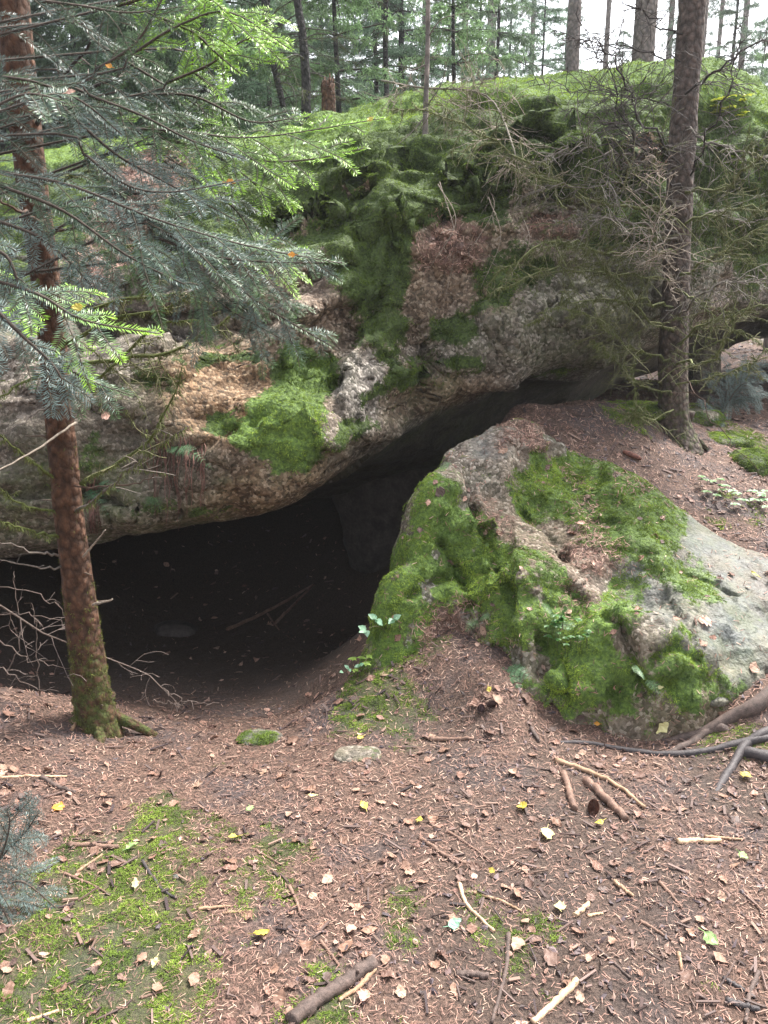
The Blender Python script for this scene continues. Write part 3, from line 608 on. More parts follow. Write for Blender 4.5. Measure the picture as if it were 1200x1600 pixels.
# short stubby twig and bark fragments in the litter
P, N = sample(GV, GF, (1 - .8 * cave) / np.maximum(dist(GV), 1.6) ** 1.7, 6800, rngN); s = np.clip(dist(P) / 2.2, .8, 3)
V, F, C = needles(P, N, rngN.uniform(.014, .06, len(P)) * s ** .5, rngN.uniform(.002, .0075, len(P)) * s ** .7, rngN, .35, [(.07, .045, .04), (.13, .09, .08), (.2, .13, .1), (.05, .035, .035), (.11, .075, .065), (.15, .1, .085)])
V = V.reshape(-1, 4, 3); up = np.repeat(N, 1, 0)[:, None] * .0035
V8 = np.concatenate([V, V + up], 1); n = len(V8); k = np.arange(n)[:, None] * 8
F8 = np.concatenate([k + np.array([[4, 5, 6, 7]]), k + np.array([[0, 1, 5, 4]]), k + np.array([[1, 2, 6, 5]]), k + np.array([[2, 3, 7, 6]]), k + np.array([[3, 0, 4, 7]])])
tag(mk('bark_fragments', V8.reshape(-1, 3), F8, M['needle'], attrs=dict(col=np.repeat(C.reshape(-1, 4, 3)[:, :1], 8, 1).reshape(-1, 3)), smooth=False), 'broken bits of twig and bark scattered through the litter', 'bark bits', kind='stuff')

# ------------------------------------------------------------------ fallen leaves
def leaf_geo(L, rng, kind=0):
    """crumpled ovate (0), maple-like (1) or broken (2) leaf in its own frame"""
    m = 9; t = np.linspace(0, 1, m); w = np.sin(math.pi * t ** .8) * .34 * (1 + .18 * np.sin(t * 21 + rng.random() * 6))
    if kind == 1: w = np.array([0, .28, .5, .3, .52, .3, .26, .12, 0.])
    if kind == 2: w = w * rng.uniform(.6, 1.25, m); w[0] = w[-1] = .06
    cu, cv = rng.uniform(-.3, .9), rng.uniform(-.25, .45); ph = rng.random() * 6
    V = []
    for i in range(m):
        for sx in (-1, -.5, 0, .5, 1):
            ww = w[i] * (1 + (rng.uniform(-.12, .12) if abs(sx) == 1 else 0))
            x = sx * ww; y = t[i] - .5
            z = cu * x * x * 1.6 + cv * (y * y) + .05 * math.sin(5 * y + ph + sx) + .025 * rng.normal()
            V.append((x, y, z))
    V = np.array(V) * L; F = grid_faces(5, m)
    st, sf = tube([V[2], V[2] + np.array([rng.uniform(-.1, .1), -.32, .05]) * L], [.0011, .0008], 3)
    V2 = np.vstack([V, st]); return V2, [F, sf[0] + len(V), sf[1] + len(V)]
rngL = np.random.default_rng(5)
M['leaf_brown'] = mat_rand('brown_leaf', [(.19, .11, .075), (.27, .16, .11), (.14, .08, .06), (.36, .24, .17), (.22, .125, .09), (.09, .06, .05), (.29, .185, .13), (.17, .105, .08)], .6, .12, .4)
LM = []
for i in range(14):
    V, F = leaf_geo(1.0, rngL, [0, 0, 2, 2, 1][i % 5]); me = mesh('brown_leaf', V, F, None, False); me.materials.append(M['leaf_brown']); LM.append((me, V, F))
def frame(N, ang, tilt, rng):
    N = unit(N + tilt * rng.normal(size=3)); a = unit(np.cross(N, [math.cos(ang), math.sin(ang), 0.1])); b = np.cross(N, a)
    return np.column_stack([a, b, N])
P1, N1 = sample(GV, GF, (1 - .6 * cave) / np.maximum(dist(GV), 1.6) ** 1.9, 4600, rngL)
P2, N2 = sample(RV, RF, .3 + np.clip(litR, 0, 1), 330, rngL)
P3, N3 = sample(LV, LF, np.clip(litL, 0, 1) ** 2, 300, rngL)
P = np.vstack([P1, P2, P3]); N = np.vstack([N1, N2, N3]); seen = in_view(P, -.005); sz = rngL.uniform(.016, .042, len(P)) + .018 * (rngL.random(len(P)) < .15) * np.clip(dist(P) / 3.2, .85, 1.25)
order = np.argsort(-sz / dist(P) * np.where(seen, 1, .001)); g = Geo(); pal = np.array([(.26, .145, .105), (.35, .21, .16), (.17, .09, .07), (.4, .26, .2), (.13, .08, .065)])
for rk, i in enumerate(order):
    me, V, F = LM[rngL.integers(len(LM))]; R = frame(N[i], rngL.random() * 6.28, .22, rngL); p = P[i] + N[i] * .007
    if rk < 290:
        o = bpy.data.objects.new('fallen_leaf', me); COL.objects.link(o)
        mw = Matrix.Identity(4)
        for a in range(3):
            for b in range(3): mw[a][b] = R[a, b] * sz[i]
            mw[a][3] = p[a]
        o.matrix_world = mw
        lb = 'dry curled brown leaf lying in the litter of the forest floor' if i < len(P1) else ('dry brown leaf lying on the low mossy boulder' if i < len(P1) + len(P2) else 'dry brown leaf lying on a ledge of the huge boulder')
        tag(o, lb, 'leaf', 'dry brown leaves')
    else:
        g.add((V * sz[i]) @ R.T + p, F, col=pal[rngL.integers(len(pal))] * rngL.uniform(.7, 1.3))
tag(g.build('leaf_litter', M['leafc'], smooth=False), 'small brown leaves covering the ground and rock tops', 'leaf litter', kind='stuff')

Pd, Nd = sample(GV, GF, (1 - .7 * cave) * (.35 + sm(-.6, 1.2, GV[:, 0])) * (1 - .7 * mossG) / np.maximum(dist(GV), 1.6) ** 1.9, 19000, rngL); gd = Geo(); pd_ = np.array([(.055, .036, .034), (.09, .055, .05), (.13, .08, .065), (.07, .05, .055), (.2, .13, .1), (.12, .085, .085)])
CHIP = []
for i in range(12):
    m_ = 6; a_ = np.sort(rngL.random(m_)) * 6.28; el = rngL.uniform(1, 3.2); V = np.column_stack([np.cos(a_) * .5 / el, np.sin(a_) * .5, rngL.normal(size=m_) * .07]); CHIP.append((np.vstack([V, [[0, 0, .08]]]), np.array([[k, (k + 1) % m_, m_] for k in range(m_)])))
for i in range(len(Pd)):
    V, F = CHIP[rngL.integers(12)]; R = frame(Nd[i], rngL.random() * 6.28, .16, rngL); sz_ = rngL.uniform(.012, .034) * max(1, dist(Pd[i:i + 1])[0] / 3); gd.add((V * sz_) @ R.T + Pd[i] + Nd[i] * .004, F, col=pd_[rngL.integers(6)] * rngL.uniform(.7, 1.4))
tag(gd.build('dark_flakes', M['leafc'], smooth=False), 'dark flattened flakes of old leaves and bark on the path', 'leaf flakes', kind='stuff')
def leaf_mat(nm, c):
    s = NT(nm); col = s.mix(1.0, c, s.ramp(s.noise(2.5, 4, .6), [(.3, (.7, .6, .5)), (.55, (1.0, 1.0, 1.0)), (.7, (1.2, 1.2, 1.1))]), 'MULTIPLY'); return s.fin(col, .5, None, .4, .2)
M['leaf_yellow'] = leaf_mat('yellow_leaf', (.5, .42, .08)); M['leaf_cream'] = leaf_mat('cream_leaf', (.6, .55, .28)); M['leaf_green'] = leaf_mat('pale_green_leaf', (.32, .5, .2)); M['leaf_mint'] = leaf_mat('mint_leaf', (.28, .52, .36)); M['leaf_pink'] = leaf_mat('pale_brown_leaf', (.55, .34, .27)); M['leaf_orange'] = leaf_mat('orange_leaf', (.6, .28, .05))
SPECIAL = [(815, 1265, .042, 'leaf_yellow', 'bright yellow leaf left of the two parallel sticks and the cone'), (855, 1308, .05, 'leaf_cream', 'torn cream leaf lying just below the bright yellow leaf on the path'),
    (935, 1290, .028, 'leaf_yellow', 'small yellow leaf just below the brown cone'), (655, 1285, .022, 'leaf_yellow', 'small yellow leaf near the middle of the path'),
    (490, 1248, .026, 'leaf_cream', 'pale yellow leaf left of the small folded yellow leaf'), (568, 1262, .03, 'leaf_yellow', 'folded yellow leaf right of the pale yellow leaf on the path'),
    (563, 1157, .028, 'leaf_yellow', 'yellow leaf on the lip of the hollow above the grey slab'), (409, 1464, .036, 'leaf_yellow', 'yellow leaf lying between brown leaves above the lichen covered stick'),
    (207, 1328, .032, 'leaf_green', 'pale green leaf beside the mossy patch at left'), (241, 1511, .022, 'leaf_cream', 'tiny pale yellow leaf in the large moss patch'),
    (364, 1314, .03, 'leaf_yellow', 'long narrow yellow leaf above the moss left of the path'), (1112, 1474, .038, 'leaf_green', 'yellow green leaf near the right edge of the foreground'),
    (1162, 1343, .028, 'leaf_green', 'light green leaf beside the pale peeled sticks at right'), (1165, 1215, .034, 'leaf_yellow', 'curled yellow leaf right of the black root end'),
    (1032, 1137, .05, 'leaf_cream', 'large yellow leaf at the foot of the low boulder'), (875, 1421, .036, 'leaf_cream', 'pale yellow leaf above two short peeled sticks'),
    (768, 1366, .02, 'leaf_yellow', 'tiny yellow leaf above the curved peeled stick'), (710, 1447, .034, 'leaf_mint', 'mint green leaf beside the end of the curved peeled stick'),
    (391, 1270, .022, 'leaf_green', 'small green leaf above the round moss tuft'), (212, 1386, .026, 'leaf_cream', 'cream leaf in the moss left of the path'),
    (569, 1562, .034, 'leaf_pink', 'pale square leaf right of the lichen covered stick'), (548, 1458, .034, 'leaf_pink', 'pale folded leaf standing upright in the litter'),
    (933, 1128, .02, 'leaf_orange', 'small orange leaf beside the left end of the black root'), (1098, 972, .05, 'leaf_pink', 'pinkish leaf lying on bare slab of the low boulder'), (1178, 900, .034, 'leaf_yellow', 'yellowish leaf on top of the low boulder near the right edge'),
    (908, 820, .035, 'leaf_pink', 'pink brown leaf on the moss on top of the low boulder'), (92, 1265, .045, 'leaf_orange', 'large tan leaf at far left of the hollow lip'), (1060, 778, .03, 'leaf_pink', 'pale leaf lying behind the top of the low boulder'),
    (765, 1080, .02, 'leaf_yellow', 'small yellow leaf on the litter bank below the fern'), (1030, 1075, .02, 'leaf_cream', 'cream leaf caught beside the small fern frond')]
for k, (px, py, s_, mt, lab) in enumerate(SPECIAL):
    h = hit(px, py); n_ = np.array(h[1]); n_ = n_ if n_[2] > 0 else -n_
    V, F = leaf_geo(s_ * 1.25, rngL, [0, 0, 0, 1, 2][k % 5]); R = frame(n_, rngL.random() * 6.28, .2, rngL)
    tag(mk('fallen_leaf', V @ R.T + np.array(h[0]) + n_ * .014, F, M[mt], base=np.array(h[0]), smooth=False), lab, 'leaf')

# ------------------------------------------------------------------ dead branches
PALE = (.24, .2, .16); GREY = (.13, .11, .095); BRN = (.085, .055, .042); MOSSY = (.085, .1, .03); DARK = (.04, .033, .03)
def wander(p, d, L, n, rng, jit=.12, grav=.05):
    P = [np.array(p, float)]; d = unit(d)
    for k in range(n - 1):
        d = unit(d + rng.normal(size=3) * jit + np.array([0, 0, -grav])); P.append(P[-1] + d * L / (n - 1))
    return np.array(P)
def strands(g, P, n, L, col, rng, W=.003):
    i = rng.integers(0, len(P) - 1, n); f = rng.random((n, 1)); q = P[i] * (1 - f) + P[i + 1] * f
    N = np.tile([0, 0, -1.0], (n, 1)); V, F, C = blades(q, N, 2, np.full(n, L), np.full(n, W), .8, .9, .2, np.tile(col, (n, 1)), rng, 1.3); g.add(V, F, col=C)
TW = 1.0
def twiggy(g, P, r0, rng, col, dens=22, tl=.4, sub=True, moss=0.0, flat=None, tcol=None, n=5, subd=14):
    """a dead branch with side twigs along a given axis"""
    P = np.asarray(P); L = np.linalg.norm(np.diff(P, axis=0), axis=1).sum(); m = len(P)
    V, F = tube(P, np.linspace(r0, max(r0 * .25, .0012), m), n, rough=.25, seed=int(rng.integers(999)), f=60); g.add(V, F, col=col)
    if moss: strands(g, P, int(L * 260 * moss), .022, MOSSY, rng)
    k = int(L * dens); tcol = tcol if tcol is not None else col
    for j in range(k):
        t = rng.uniform(.08, 1.0) ** .8; i = min(int(t * (m - 1)), m - 2); q = P[i] + (P[i + 1] - P[i]) * (t * (m - 1) - i)
        ax = unit(P[i + 1] - P[i]); side = unit(np.cross(ax, flat if flat is not None else np.array([0, 0, 1.0]) + .6 * rng.normal(size=3))) * rng.choice([-1, 1])
        d = ax * rng.uniform(.35, .9) + side + .25 * rng.normal(size=3)
        l = tl * L * (1.12 - t) * rng.uniform(.35, 1.1); l = max(l, .03)
        Q = wander(q, d, l, 6, rng, .16, .07); rr = max(r0 * .35 * (1 - .5 * t), .0015 * TW)
        c = np.array(tcol) * rng.uniform(.7, 1.4); V, F = tube(Q, np.linspace(rr, .001 * TW, 6), 3, cap=False); g.add(V, F, col=c)
        if moss and rng.random() < moss: strands(g, Q, int(l * 160), .016, MOSSY, rng)
        if sub and l > .07:
            for _ in range(int(l * subd) + 1):
                u = rng.integers(1, 5); Q2 = wander(Q[u], unit(Q[u + 0] - Q[u - 1]) + .9 * rng.normal(size=3), l * rng.uniform(.2, .5), 4, rng, .2, .06)
                V, F = tube(Q2, np.linspace(rr * .7, .0009 * TW, 4), 3, cap=False); g.add(V, F, col=c * rng.uniform(.8, 1.25))
def px3(L): return [PY(*p) for p in L]

# ------------------------------------------------------------------ fir foliage
LIME = (.27, .5, .035); DKG = (.025, .05, .022); SILV = (.12, .165, .15); MIDG = (.07, .13, .045)
def fir_needles(P, nrm, L, c0, c1, rng, gap=.0042, W=.0021, asym=0):
    """two flat ranks of needles along a twig"""
    P = np.asarray(P); d = np.linalg.norm(np.diff(P, axis=0), axis=1); s = np.concatenate([[0], np.cumsum(d)]); n = max(int(s[-1] / gap), 3)
    t = np.linspace(0.0, s[-1], n); Q = np.column_stack([np.interp(t, s, P[:, a]) for a in range(3)]); T = np.gradient(Q, axis=0); T /= np.linalg.norm(T, axis=1)[:, None] + 1e-9
    S_ = np.cross(T, nrm); S_ /= np.linalg.norm(S_, axis=1)[:, None] + 1e-9; U = np.cross(S_, T); fr = t / s[-1]
    len_ = L * np.clip(np.minimum(fr * 6 + .5, (1 - fr) * 5 + .55), 0, 1)
    out = []; cols = []
    for sd in (-1, 1):
        D = S_ * sd + T * (.45 + .5 * fr[:, None] ** 3) + U * rng.uniform(-.05, .35, (n, 1)) + .08 * rng.normal(size=(n, 3)); D /= np.linalg.norm(D, axis=1)[:, None]
        e = Q + D * (len_ * rng.uniform(.8, 1.1, n))[:, None]; w = np.cross(D, U); w /= np.linalg.norm(w, axis=1)[:, None] + 1e-9
        w = w + U * rng.normal(size=(n, 1)) * .35; mid = Q * .45 + e * .55
        out.append(np.stack([Q, mid + w * W / 2, e, mid - w * W / 2], 1)); c = lerp(c0, c1, np.clip(fr * 1.1, 0, 1) ** 1.5) * rng.uniform(.75, 1.3, (n, 1)); cols.append(np.repeat(c, 4, 0))
    V = np.concatenate(out).reshape(-1, 3); return V, np.arange(len(V)).reshape(-1, 4), np.concatenate(cols)
def fir_branch(g, gw, A, rng, nrm=(0.05, -.55, .8), c0=DKG, c1=MIDG, tip=None, dens=26, tw=.42, needL=.021, hang=.12, bare=.0):
    """main axis A with side twigs in a plane, each twig forked and needled; g foliage, gw wood"""
    A = spline(A, 16); L = np.linalg.norm(np.diff(A, axis=0), axis=1).sum(); nrm = unit(nrm)
    V, F = tube(A, np.linspace(.0048, .0014, 16), 5); gw.add(V, F, col=(.07, .055, .045))
    tip = tip or c1
    V, F, C = fir_needles(A[int(16 * bare):], nrm, needL, c0, tip, rng); g.add(V, F, col=C)
    k = int(L * dens); W_ = min(tw * L, .32)
    for j in range(k):
        t = bare + (1 - bare) * (j + rng.uniform(0, .8)) / k; i = min(int(t * 15), 14); q = A[i] + (A[i + 1] - A[i]) * (t * 15 - i); ax = unit(A[i + 1] - A[i])
        sd = 1 if j % 2 else -1; side = np.cross(ax, nrm) * sd
        l = W_ * min(1.0, (1.05 - t) * 2.2) * rng.uniform(.55, 1.1) * (0.6 + .4 * min(t * 4, 1)); l = max(l, .03)
        Q = wander(q, ax * rng.uniform(.7, 1.0) + side, l, 7, rng, .07, hang)
        V, F = tube(Q, np.linspace(.0018, .001, 7), 3, cap=False); gw.add(V, F, col=(.08, .07, .05))
        V, F, C = fir_needles(Q, nrm, needL * rng.uniform(.85, 1.1), c0, tip if rng.random() < .75 else c1, rng); g.add(V, F, col=C)
        if l > .07:
            for u in range(1, 5):
                if rng.random() < .85:
                    s2 = 1 if u % 2 else -1; a2 = unit(Q[u + 1] - Q[u]); l2 = l * rng.uniform(.28, .5) * (1.1 - u / 7)
                    Q2 = wander(Q[u], a2 + np.cross(a2, nrm) * s2 * .9, max(l2, .025), 5, rng, .06, hang)
                    V, F, C = fir_needles(Q2, nrm, needL * .85, c0, tip, rng); g.add(V, F, col=C)
                    V, F = tube(Q2, .0009, 3, cap=False); gw.add(V, F, col=(.08, .07, .05))
def trunk_geo(g, pts, seed, n=20, m=60, rough=.1, mossf=None, flare=None):
    """pts: (px,py,Y,width px)"""
    C = np.array([PY(p[0], p[1], p[2]) for p in pts]); R = np.array([p[3] / 2 / FPX * (PY(*p[:3])[1] / ray(p[0], p[1])[1]) for p in pts])
    A = spline(C, m); r = spline(R[:, None] * np.ones((1, 3)), m)[:, 0]
    V, F = tube(A, r, n, rough=rough, seed=seed, f=14)
    mo = np.clip(mossf(V) if mossf else np.zeros(len(V)), 0, 1); g.add(V, F, moss=mo); return A, r

# ---- left spruce
rng = np.random.default_rng(301)
b0 = hp(150, 1130, (BV_G,))
lt = empty('spruce_tree', b0, 'slender reddish spruce with mossy foot at the left of the cave mouth', 'tree')
g = Geo()
PL = [(160, 1180, 2.98, 86), (152, 1128, 3.0, 64), (142, 1070, 3.0, 56), (130, 980, 3.0, 51), (117, 880, 2.98, 46), (106, 790, 2.96, 44), (97, 700, 2.94, 44), (88, 600, 2.92, 43), (78, 500, 2.9, 43), (66, 400, 2.88, 44), (52, 300, 2.86, 46), (40, 200, 2.85, 48), (28, 90, 2.84, 50), (16, -20, 2.83, 52), (0, -200, 2.82, 52), (-20, -420, 2.8, 46)]
def mf(V): return sm(.75, .1, V[:, 2]) * .5 + .1 + .3 * sm(-.5, -.2, -abs(V[:, 2] - .95)) * 0 + .35 * np.exp(-((V[:, 2] - 1.02) / .1) ** 2) * (V[:, 0] > -1.1)
A, r = trunk_geo(g, PL, 5, mossf=mf); g.build('trunk', M['bark_red'], lt)
# root flare
g = Geo()
for a in (-2.6, -1.2, .1, 1.5, 2.9):
    q = b0 + np.array([math.cos(a) * .05, math.sin(a) * .04, .05]); e = b0 + np.array([math.cos(a) * .24, math.sin(a) * .2, -.07]); V, F = tube(spline([q + (0, 0, .08), q, (q + e) / 2 + (0, 0, -.0), e], 10), np.linspace(.04, .014, 10), 8, rough=.25, seed=int(a * 9) % 50); g.add(V, F, moss=.6)
g.build('root_flare', M['bark_red'], lt)
# moss tufts on the trunk foot
g = Geo(); i = rng.integers(2, 34, 5200); ang = rng.random(5200) * 6.28
Nn = np.column_stack([np.cos(ang), np.sin(ang), np.zeros(5200)]); Pn = A[i] + Nn * r[i][:, None] * .98 + rng.normal(size=(5200, 3)) * np.array([0, 0, .02])
keep = rng.random(5200) < np.clip(mf(Pn) - .1, 0.02, 1); Pn, Nn = Pn[keep], Nn[keep]
V, F, C = blades(Pn, Nn, 5, np.full(len(Pn), .011), np.full(len(Pn), .003), 1, .5, .5, lerp((.05, .055, .015), (.13, .14, .035), rng.random(len(Pn))), rng); g.add(V, F, col=C)
o = g.build('moss_cover', M['moss'], lt, smooth=False); o['kind'] = 'stuff'
# dead mossy branches of the left spruce
BL = [([(128, 755, 2.93), (180, 725, 2.8), (230, 690, 2.7), (262, 640, 2.65), (284, 575, 2.6)], .007, MOSSY, 'm'), ([(118, 800, 2.93), (150, 780, 2.8), (190, 745, 2.7), (240, 705, 2.6), (292, 668, 2.5)], .006, GREY, 'm'), ([(115, 762, 2.93), (170, 758, 2.85), (215, 755, 2.8), (250, 742, 2.75)], .0035, BRN, ''),
      ([(90, 755, 2.93), (45, 715, 2.8), (15, 690, 2.7), (-30, 650, 2.6)], .006, MOSSY, 'm'), ([(90, 800, 2.93), (40, 790, 2.8), (5, 770, 2.7), (-20, 730, 2.7)], .005, MOSSY, 'm'), ([(92, 840, 2.93), (40, 828, 2.8), (-10, 808, 2.6)], .006, MOSSY, 'm'),
      ([(92, 866, 2.93), (50, 862, 2.8), (-20, 838, 2.6)], .005, GREY, ''), ([(95, 888, 2.93), (45, 885, 2.8), (-20, 868, 2.6)], .004, GREY, ''), ([(118, 660, 2.85), (60, 700, 2.7), (-20, 745, 2.5)], .0045, PALE, 's'),
      ([(130, 870, 2.93), (165, 828, 2.85)], .005, PALE, 's'), ([(145, 945, 2.93), (175, 937, 2.85)], .006, PALE, 's'), ([(105, 570, 2.9), (190, 560, 2.8), (280, 545, 2.8), (360, 495, 2.8), (410, 460, 2.8)], .007, MOSSY, 'm'),
      ([(100, 540, 2.9), (180, 500, 2.8), (260, 480, 2.75), (330, 440, 2.7)], .007, MOSSY, 'm'), ([(98, 610, 2.9), (160, 590, 2.8), (230, 520, 2.75), (300, 500, 2.7), (350, 520, 2.7)], .006, MOSSY, 'm'), ([(95, 450, 2.9), (150, 400, 2.8), (220, 380, 2.8), (300, 350, 2.8)], .008, MOSSY, 'm'),
      ([(90, 500, 2.9), (180, 470, 2.8), (270, 460, 2.7), (340, 475, 2.6)], .006, MOSSY, 'm'), ([(85, 480, 2.9), (40, 450, 2.8), (-20, 430, 2.7)], .006, GREY, 'm'), ([(80, 580, 2.9), (30, 600, 2.8), (-20, 640, 2.7)], .006, MOSSY, 'm'),
      ([(70, 350, 2.86), (30, 330, 2.7), (-20, 300, 2.6)], .007, BRN, ''), ([(75, 370, 2.86), (150, 345, 2.8), (240, 350, 2.75), (330, 320, 2.7)], .005, BRN, ''), ([(60, 290, 2.86), (130, 270, 2.8), (220, 250, 2.8)], .007, MOSSY, 'm'), ([(50, 200, 2.85), (120, 150, 2.7), (200, 100, 2.7), (240, 20, 2.7)], .007, DARK, ''),
      ([(45, 160, 2.85), (110, 110, 2.8), (160, 30, 2.7)], .008, DARK, ''), ([(30, 120, 2.85), (-10, 140, 2.8), (-60, 130, 2.7)], .008, DARK, ''), ([(60, 240, 2.86), (20, 200, 2.8), (-30, 180, 2.7)], .006, BRN, ''), ([(70, 430, 2.86), (30, 470, 2.8), (5, 500, 2.7)], .01, MOSSY, 's'), ([(95, 620, 2.9), (50, 650, 2.8), (-10, 690, 2.7)], .004, GREY, '')]
TW = 1.5
for k, (pts, rr, c, fl_) in enumerate(BL):
    g = Geo(); Pb = spline(px3(pts), 14) + rng.normal(size=(14, 3)) * (.0012 if 's' in fl_ else .004)
    if 's' in fl_: V, F = tube(Pb, np.linspace(rr, rr * .5, 14), 6, rough=.15); g.add(V, F, col=c)
    else: twiggy(g, Pb, rr * 1.15, rng, c, dens=20 if pts[0][1] < 640 else 9, tl=.34, moss=.8 if 'm' in fl_ else 0, tcol=GREY if c != MOSSY else (.12, .115, .06))
    g.build('branch', M['twig'], lt)
for k in range(16):
    g = Geo(); i = rng.integers(4, 40); a = rng.random() * 6.28; d = np.array([math.cos(a), math.sin(a), rng.uniform(-.1, .5)]); q = A[i] + d * r[i] * .8; twiggy(g, wander(q, d, rng.uniform(.025, .12), 5, rng, .12, .02), rng.uniform(.003, .006), rng, (.12, .09, .07), 6, .3, sub=False); g.build('stub', M['twig'], lt)

# ---- silver fir whose branches reach in from the upper left
fb = ground_z([(-1.95, 2.35)])[0]; fir = empty('silver_fir', (-1.95, 2.35, fb), 'silver fir whose flat needled branches fill the upper left corner', 'tree')
g = Geo(); A_, r_ = spline([(-1.95, 2.35, fb - .1), (-1.97, 2.35, 1.2), (-1.95, 2.36, 2.6), (-1.97, 2.4, 4.2)], 50), np.linspace(.055, .02, 50)
V, F = tube(A_, r_, 14, rough=.1); g.add(V, F, moss=.2); g.build('trunk', M['bark_grey'], fir)
def S(c, f): return tuple(x * f for x in c)
FB = [  # axis points (px,py,Y), colour at base, at tips, hang, plane normal
 ([(0, 270, 2.1), (110, 290, 2.1), (250, 345, 2.1), (390, 385, 2.15), (540, 413, 2.2)], SILV, MIDG, .22), ([(0, 290, 2.0), (100, 330, 2.0), (200, 400, 2.0), (300, 450, 2.0)], S(DKG, 1.6), SILV, .3),
 ([(-40, 430, 1.7), (60, 460, 1.7), (130, 500, 1.72), (250, 522, 1.75)], SILV, LIME, .12), ([(-40, 450, 1.65), (30, 520, 1.65), (90, 580, 1.65), (110, 650, 1.65)], SILV, SILV, .3), ([(-30, 470, 1.75), (60, 540, 1.75), (130, 590, 1.75), (205, 618, 1.75)], SILV, MIDG, .2),
 ([(-40, 380, 1.7), (10, 400, 1.7), (30, 450, 1.7), (50, 520, 1.7)], SILV, SILV, .3), ([(200, 330, 2.2), (300, 390, 2.2), (400, 470, 2.2), (518, 541, 2.2)], SILV, MIDG, .2), ([(240, 370, 2.2), (330, 400, 2.2), (430, 410, 2.2), (535, 410, 2.2)], SILV, MIDG, .15),
 ([(230, 340, 2.25), (290, 400, 2.25), (340, 470, 2.25), (440, 530, 2.25)], DKG, SILV, .25), ([(130, 240, 2.2), (200, 290, 2.2), (270, 300, 2.2), (385, 280, 2.2)], SILV, SILV, .25), ([(140, 150, 2.3), (220, 180, 2.3), (300, 220, 2.3), (385, 250, 2.3)], S(MIDG, .8), SILV, .2),
 ([(100, 170, 2.25), (180, 240, 2.25), (250, 280, 2.25), (370, 345, 2.25)], SILV, SILV, .22), ([(150, 200, 2.35), (280, 205, 2.35), (400, 215, 2.4), (600, 185, 2.45)], S(DKG, 1.5), LIME, .08), ([(300, 220, 2.4), (400, 250, 2.4), (480, 250, 2.4), (570, 232, 2.4)], DKG, LIME, .18),
 ([(250, 215, 2.4), (330, 240, 2.4), (400, 290, 2.4), (420, 330, 2.4)], DKG, LIME, .2), ([(150, 110, 2.2), (210, 70, 2.2), (245, 15, 2.2), (270, -40, 2.2)], S(MIDG, .8), MIDG, .1), ([(200, 90, 2.3), (280, 40, 2.3), (360, 20, 2.3), (455, 78, 2.3)], S(LIME, .6), LIME, .12), ([(180, 10, 2.3), (260, -10, 2.3), (330, 0, 2.3), (372, 50, 2.3)], S(LIME, .6), LIME, .14),
 ([(230, 20, 2.35), (300, 50, 2.35), (340, 85, 2.35), (375, 115, 2.35)], S(LIME, .6), LIME, .12), ([(260, 130, 2.4), (330, 100, 2.4), (390, 60, 2.4), (450, 75, 2.4)], S(LIME, .6), LIME, .1), ([(50, 0, 2.2), (130, 10, 2.2), (200, 20, 2.2), (290, 10, 2.2)], DKG, MIDG, .15),
 ([(0, 120, 2.1), (60, 130, 2.1), (130, 160, 2.1), (190, 210, 2.1)], S(MIDG, .8), SILV, .2), ([(-30, 180, 2.0), (30, 150, 2.0), (70, 150, 2.0), (110, 165, 2.0)], SILV, MIDG, .1), ([(-20, 340, 2.0), (60, 370, 2.0), (120, 420, 2.0), (160, 470, 2.0)], SILV, SILV, .3),
 ([(250, 250, 2.4), (320, 290, 2.4), (370, 330, 2.4), (400, 380, 2.4)], DKG, S(SILV, .8), .25), ([(200, 150, 2.45), (300, 150, 2.45), (390, 190, 2.45), (460, 185, 2.45)], DKG, MIDG, .15), ([(300, 110, 2.5), (340, 150, 2.5), (350, 200, 2.5), (360, 240, 2.5)], MIDG, LIME, .1),
 ([(140, 60, 2.5), (220, 110, 2.5), (300, 160, 2.5), (340, 190, 2.5)], DKG, MIDG, .15), ([(230, 400, 2.3), (330, 380, 2.3), (420, 395, 2.3), (480, 440, 2.3)], S(MIDG, .7), LIME, .12), ([(100, 130, 2.5), (180, 170, 2.5), (240, 230, 2.5), (300, 270, 2.5)], DKG, SILV, .2)]
rng = np.random.default_rng(404)
for k, (pts, c0, c1, hang) in enumerate(FB):
    Aw = np.array(px3(pts)); g, gw = Geo(), Geo()
    # carry the limb back to the trunk
    tz = min(max(Aw[0][2] - .1, .6), 3.6); tz = tz + .12 * rng.normal() - .1; dd = unit(Aw[0] - Aw[1]); back = spline([(-1.95, 2.35, tz), (np.array([-1.95, 2.35, tz]) + Aw[0]) / 2 + np.array([0, .08 * rng.normal(), .07 * rng.normal()]), Aw[0] + dd * .08, Aw[0]], 10)
    V, F = tube(back, np.linspace(.005, .003, 10), 5, rough=.15); gw.add(V, F, col=(.07, .055, .045)); V, F, C = fir_needles(back, unit((0, -.7, .7)), .02, DKG, S(SILV, .7), rng); g.add(V, F, col=C)
    for j in range(1, 9):
        Q = wander(back[j], unit(back[j] - back[j - 1]) * .8 + np.array([0, 0, -.5]) * (1 if j % 2 else -.6), rng.uniform(.08, .18), 6, rng, .1, .06); V, F, C = fir_needles(Q, unit((0, -.7, .7)), .019, DKG, S(SILV, .8), rng); g.add(V, F, col=C); V, F = tube(Q, .0012, 3, cap=False); gw.add(V, F, col=(.08, .07, .05))
    fir_branch(g, gw, Aw, rng, c0=c0, c1=c1, hang=hang * .45, nrm=(.05 + .2 * rng.normal(), -.7 + .25 * rng.normal(), .7), dens=20, tw=.44)
    fo = g.build('foliage', M['fir'], fir, smooth=False) if False else None
    br = gw.build('branch', M['twig'], fir); V, F, A2 = g.arr(); me = mesh('foliage', V - np.array(fir.location), F, A2, False); link('foliage', me, M['fir'], br)
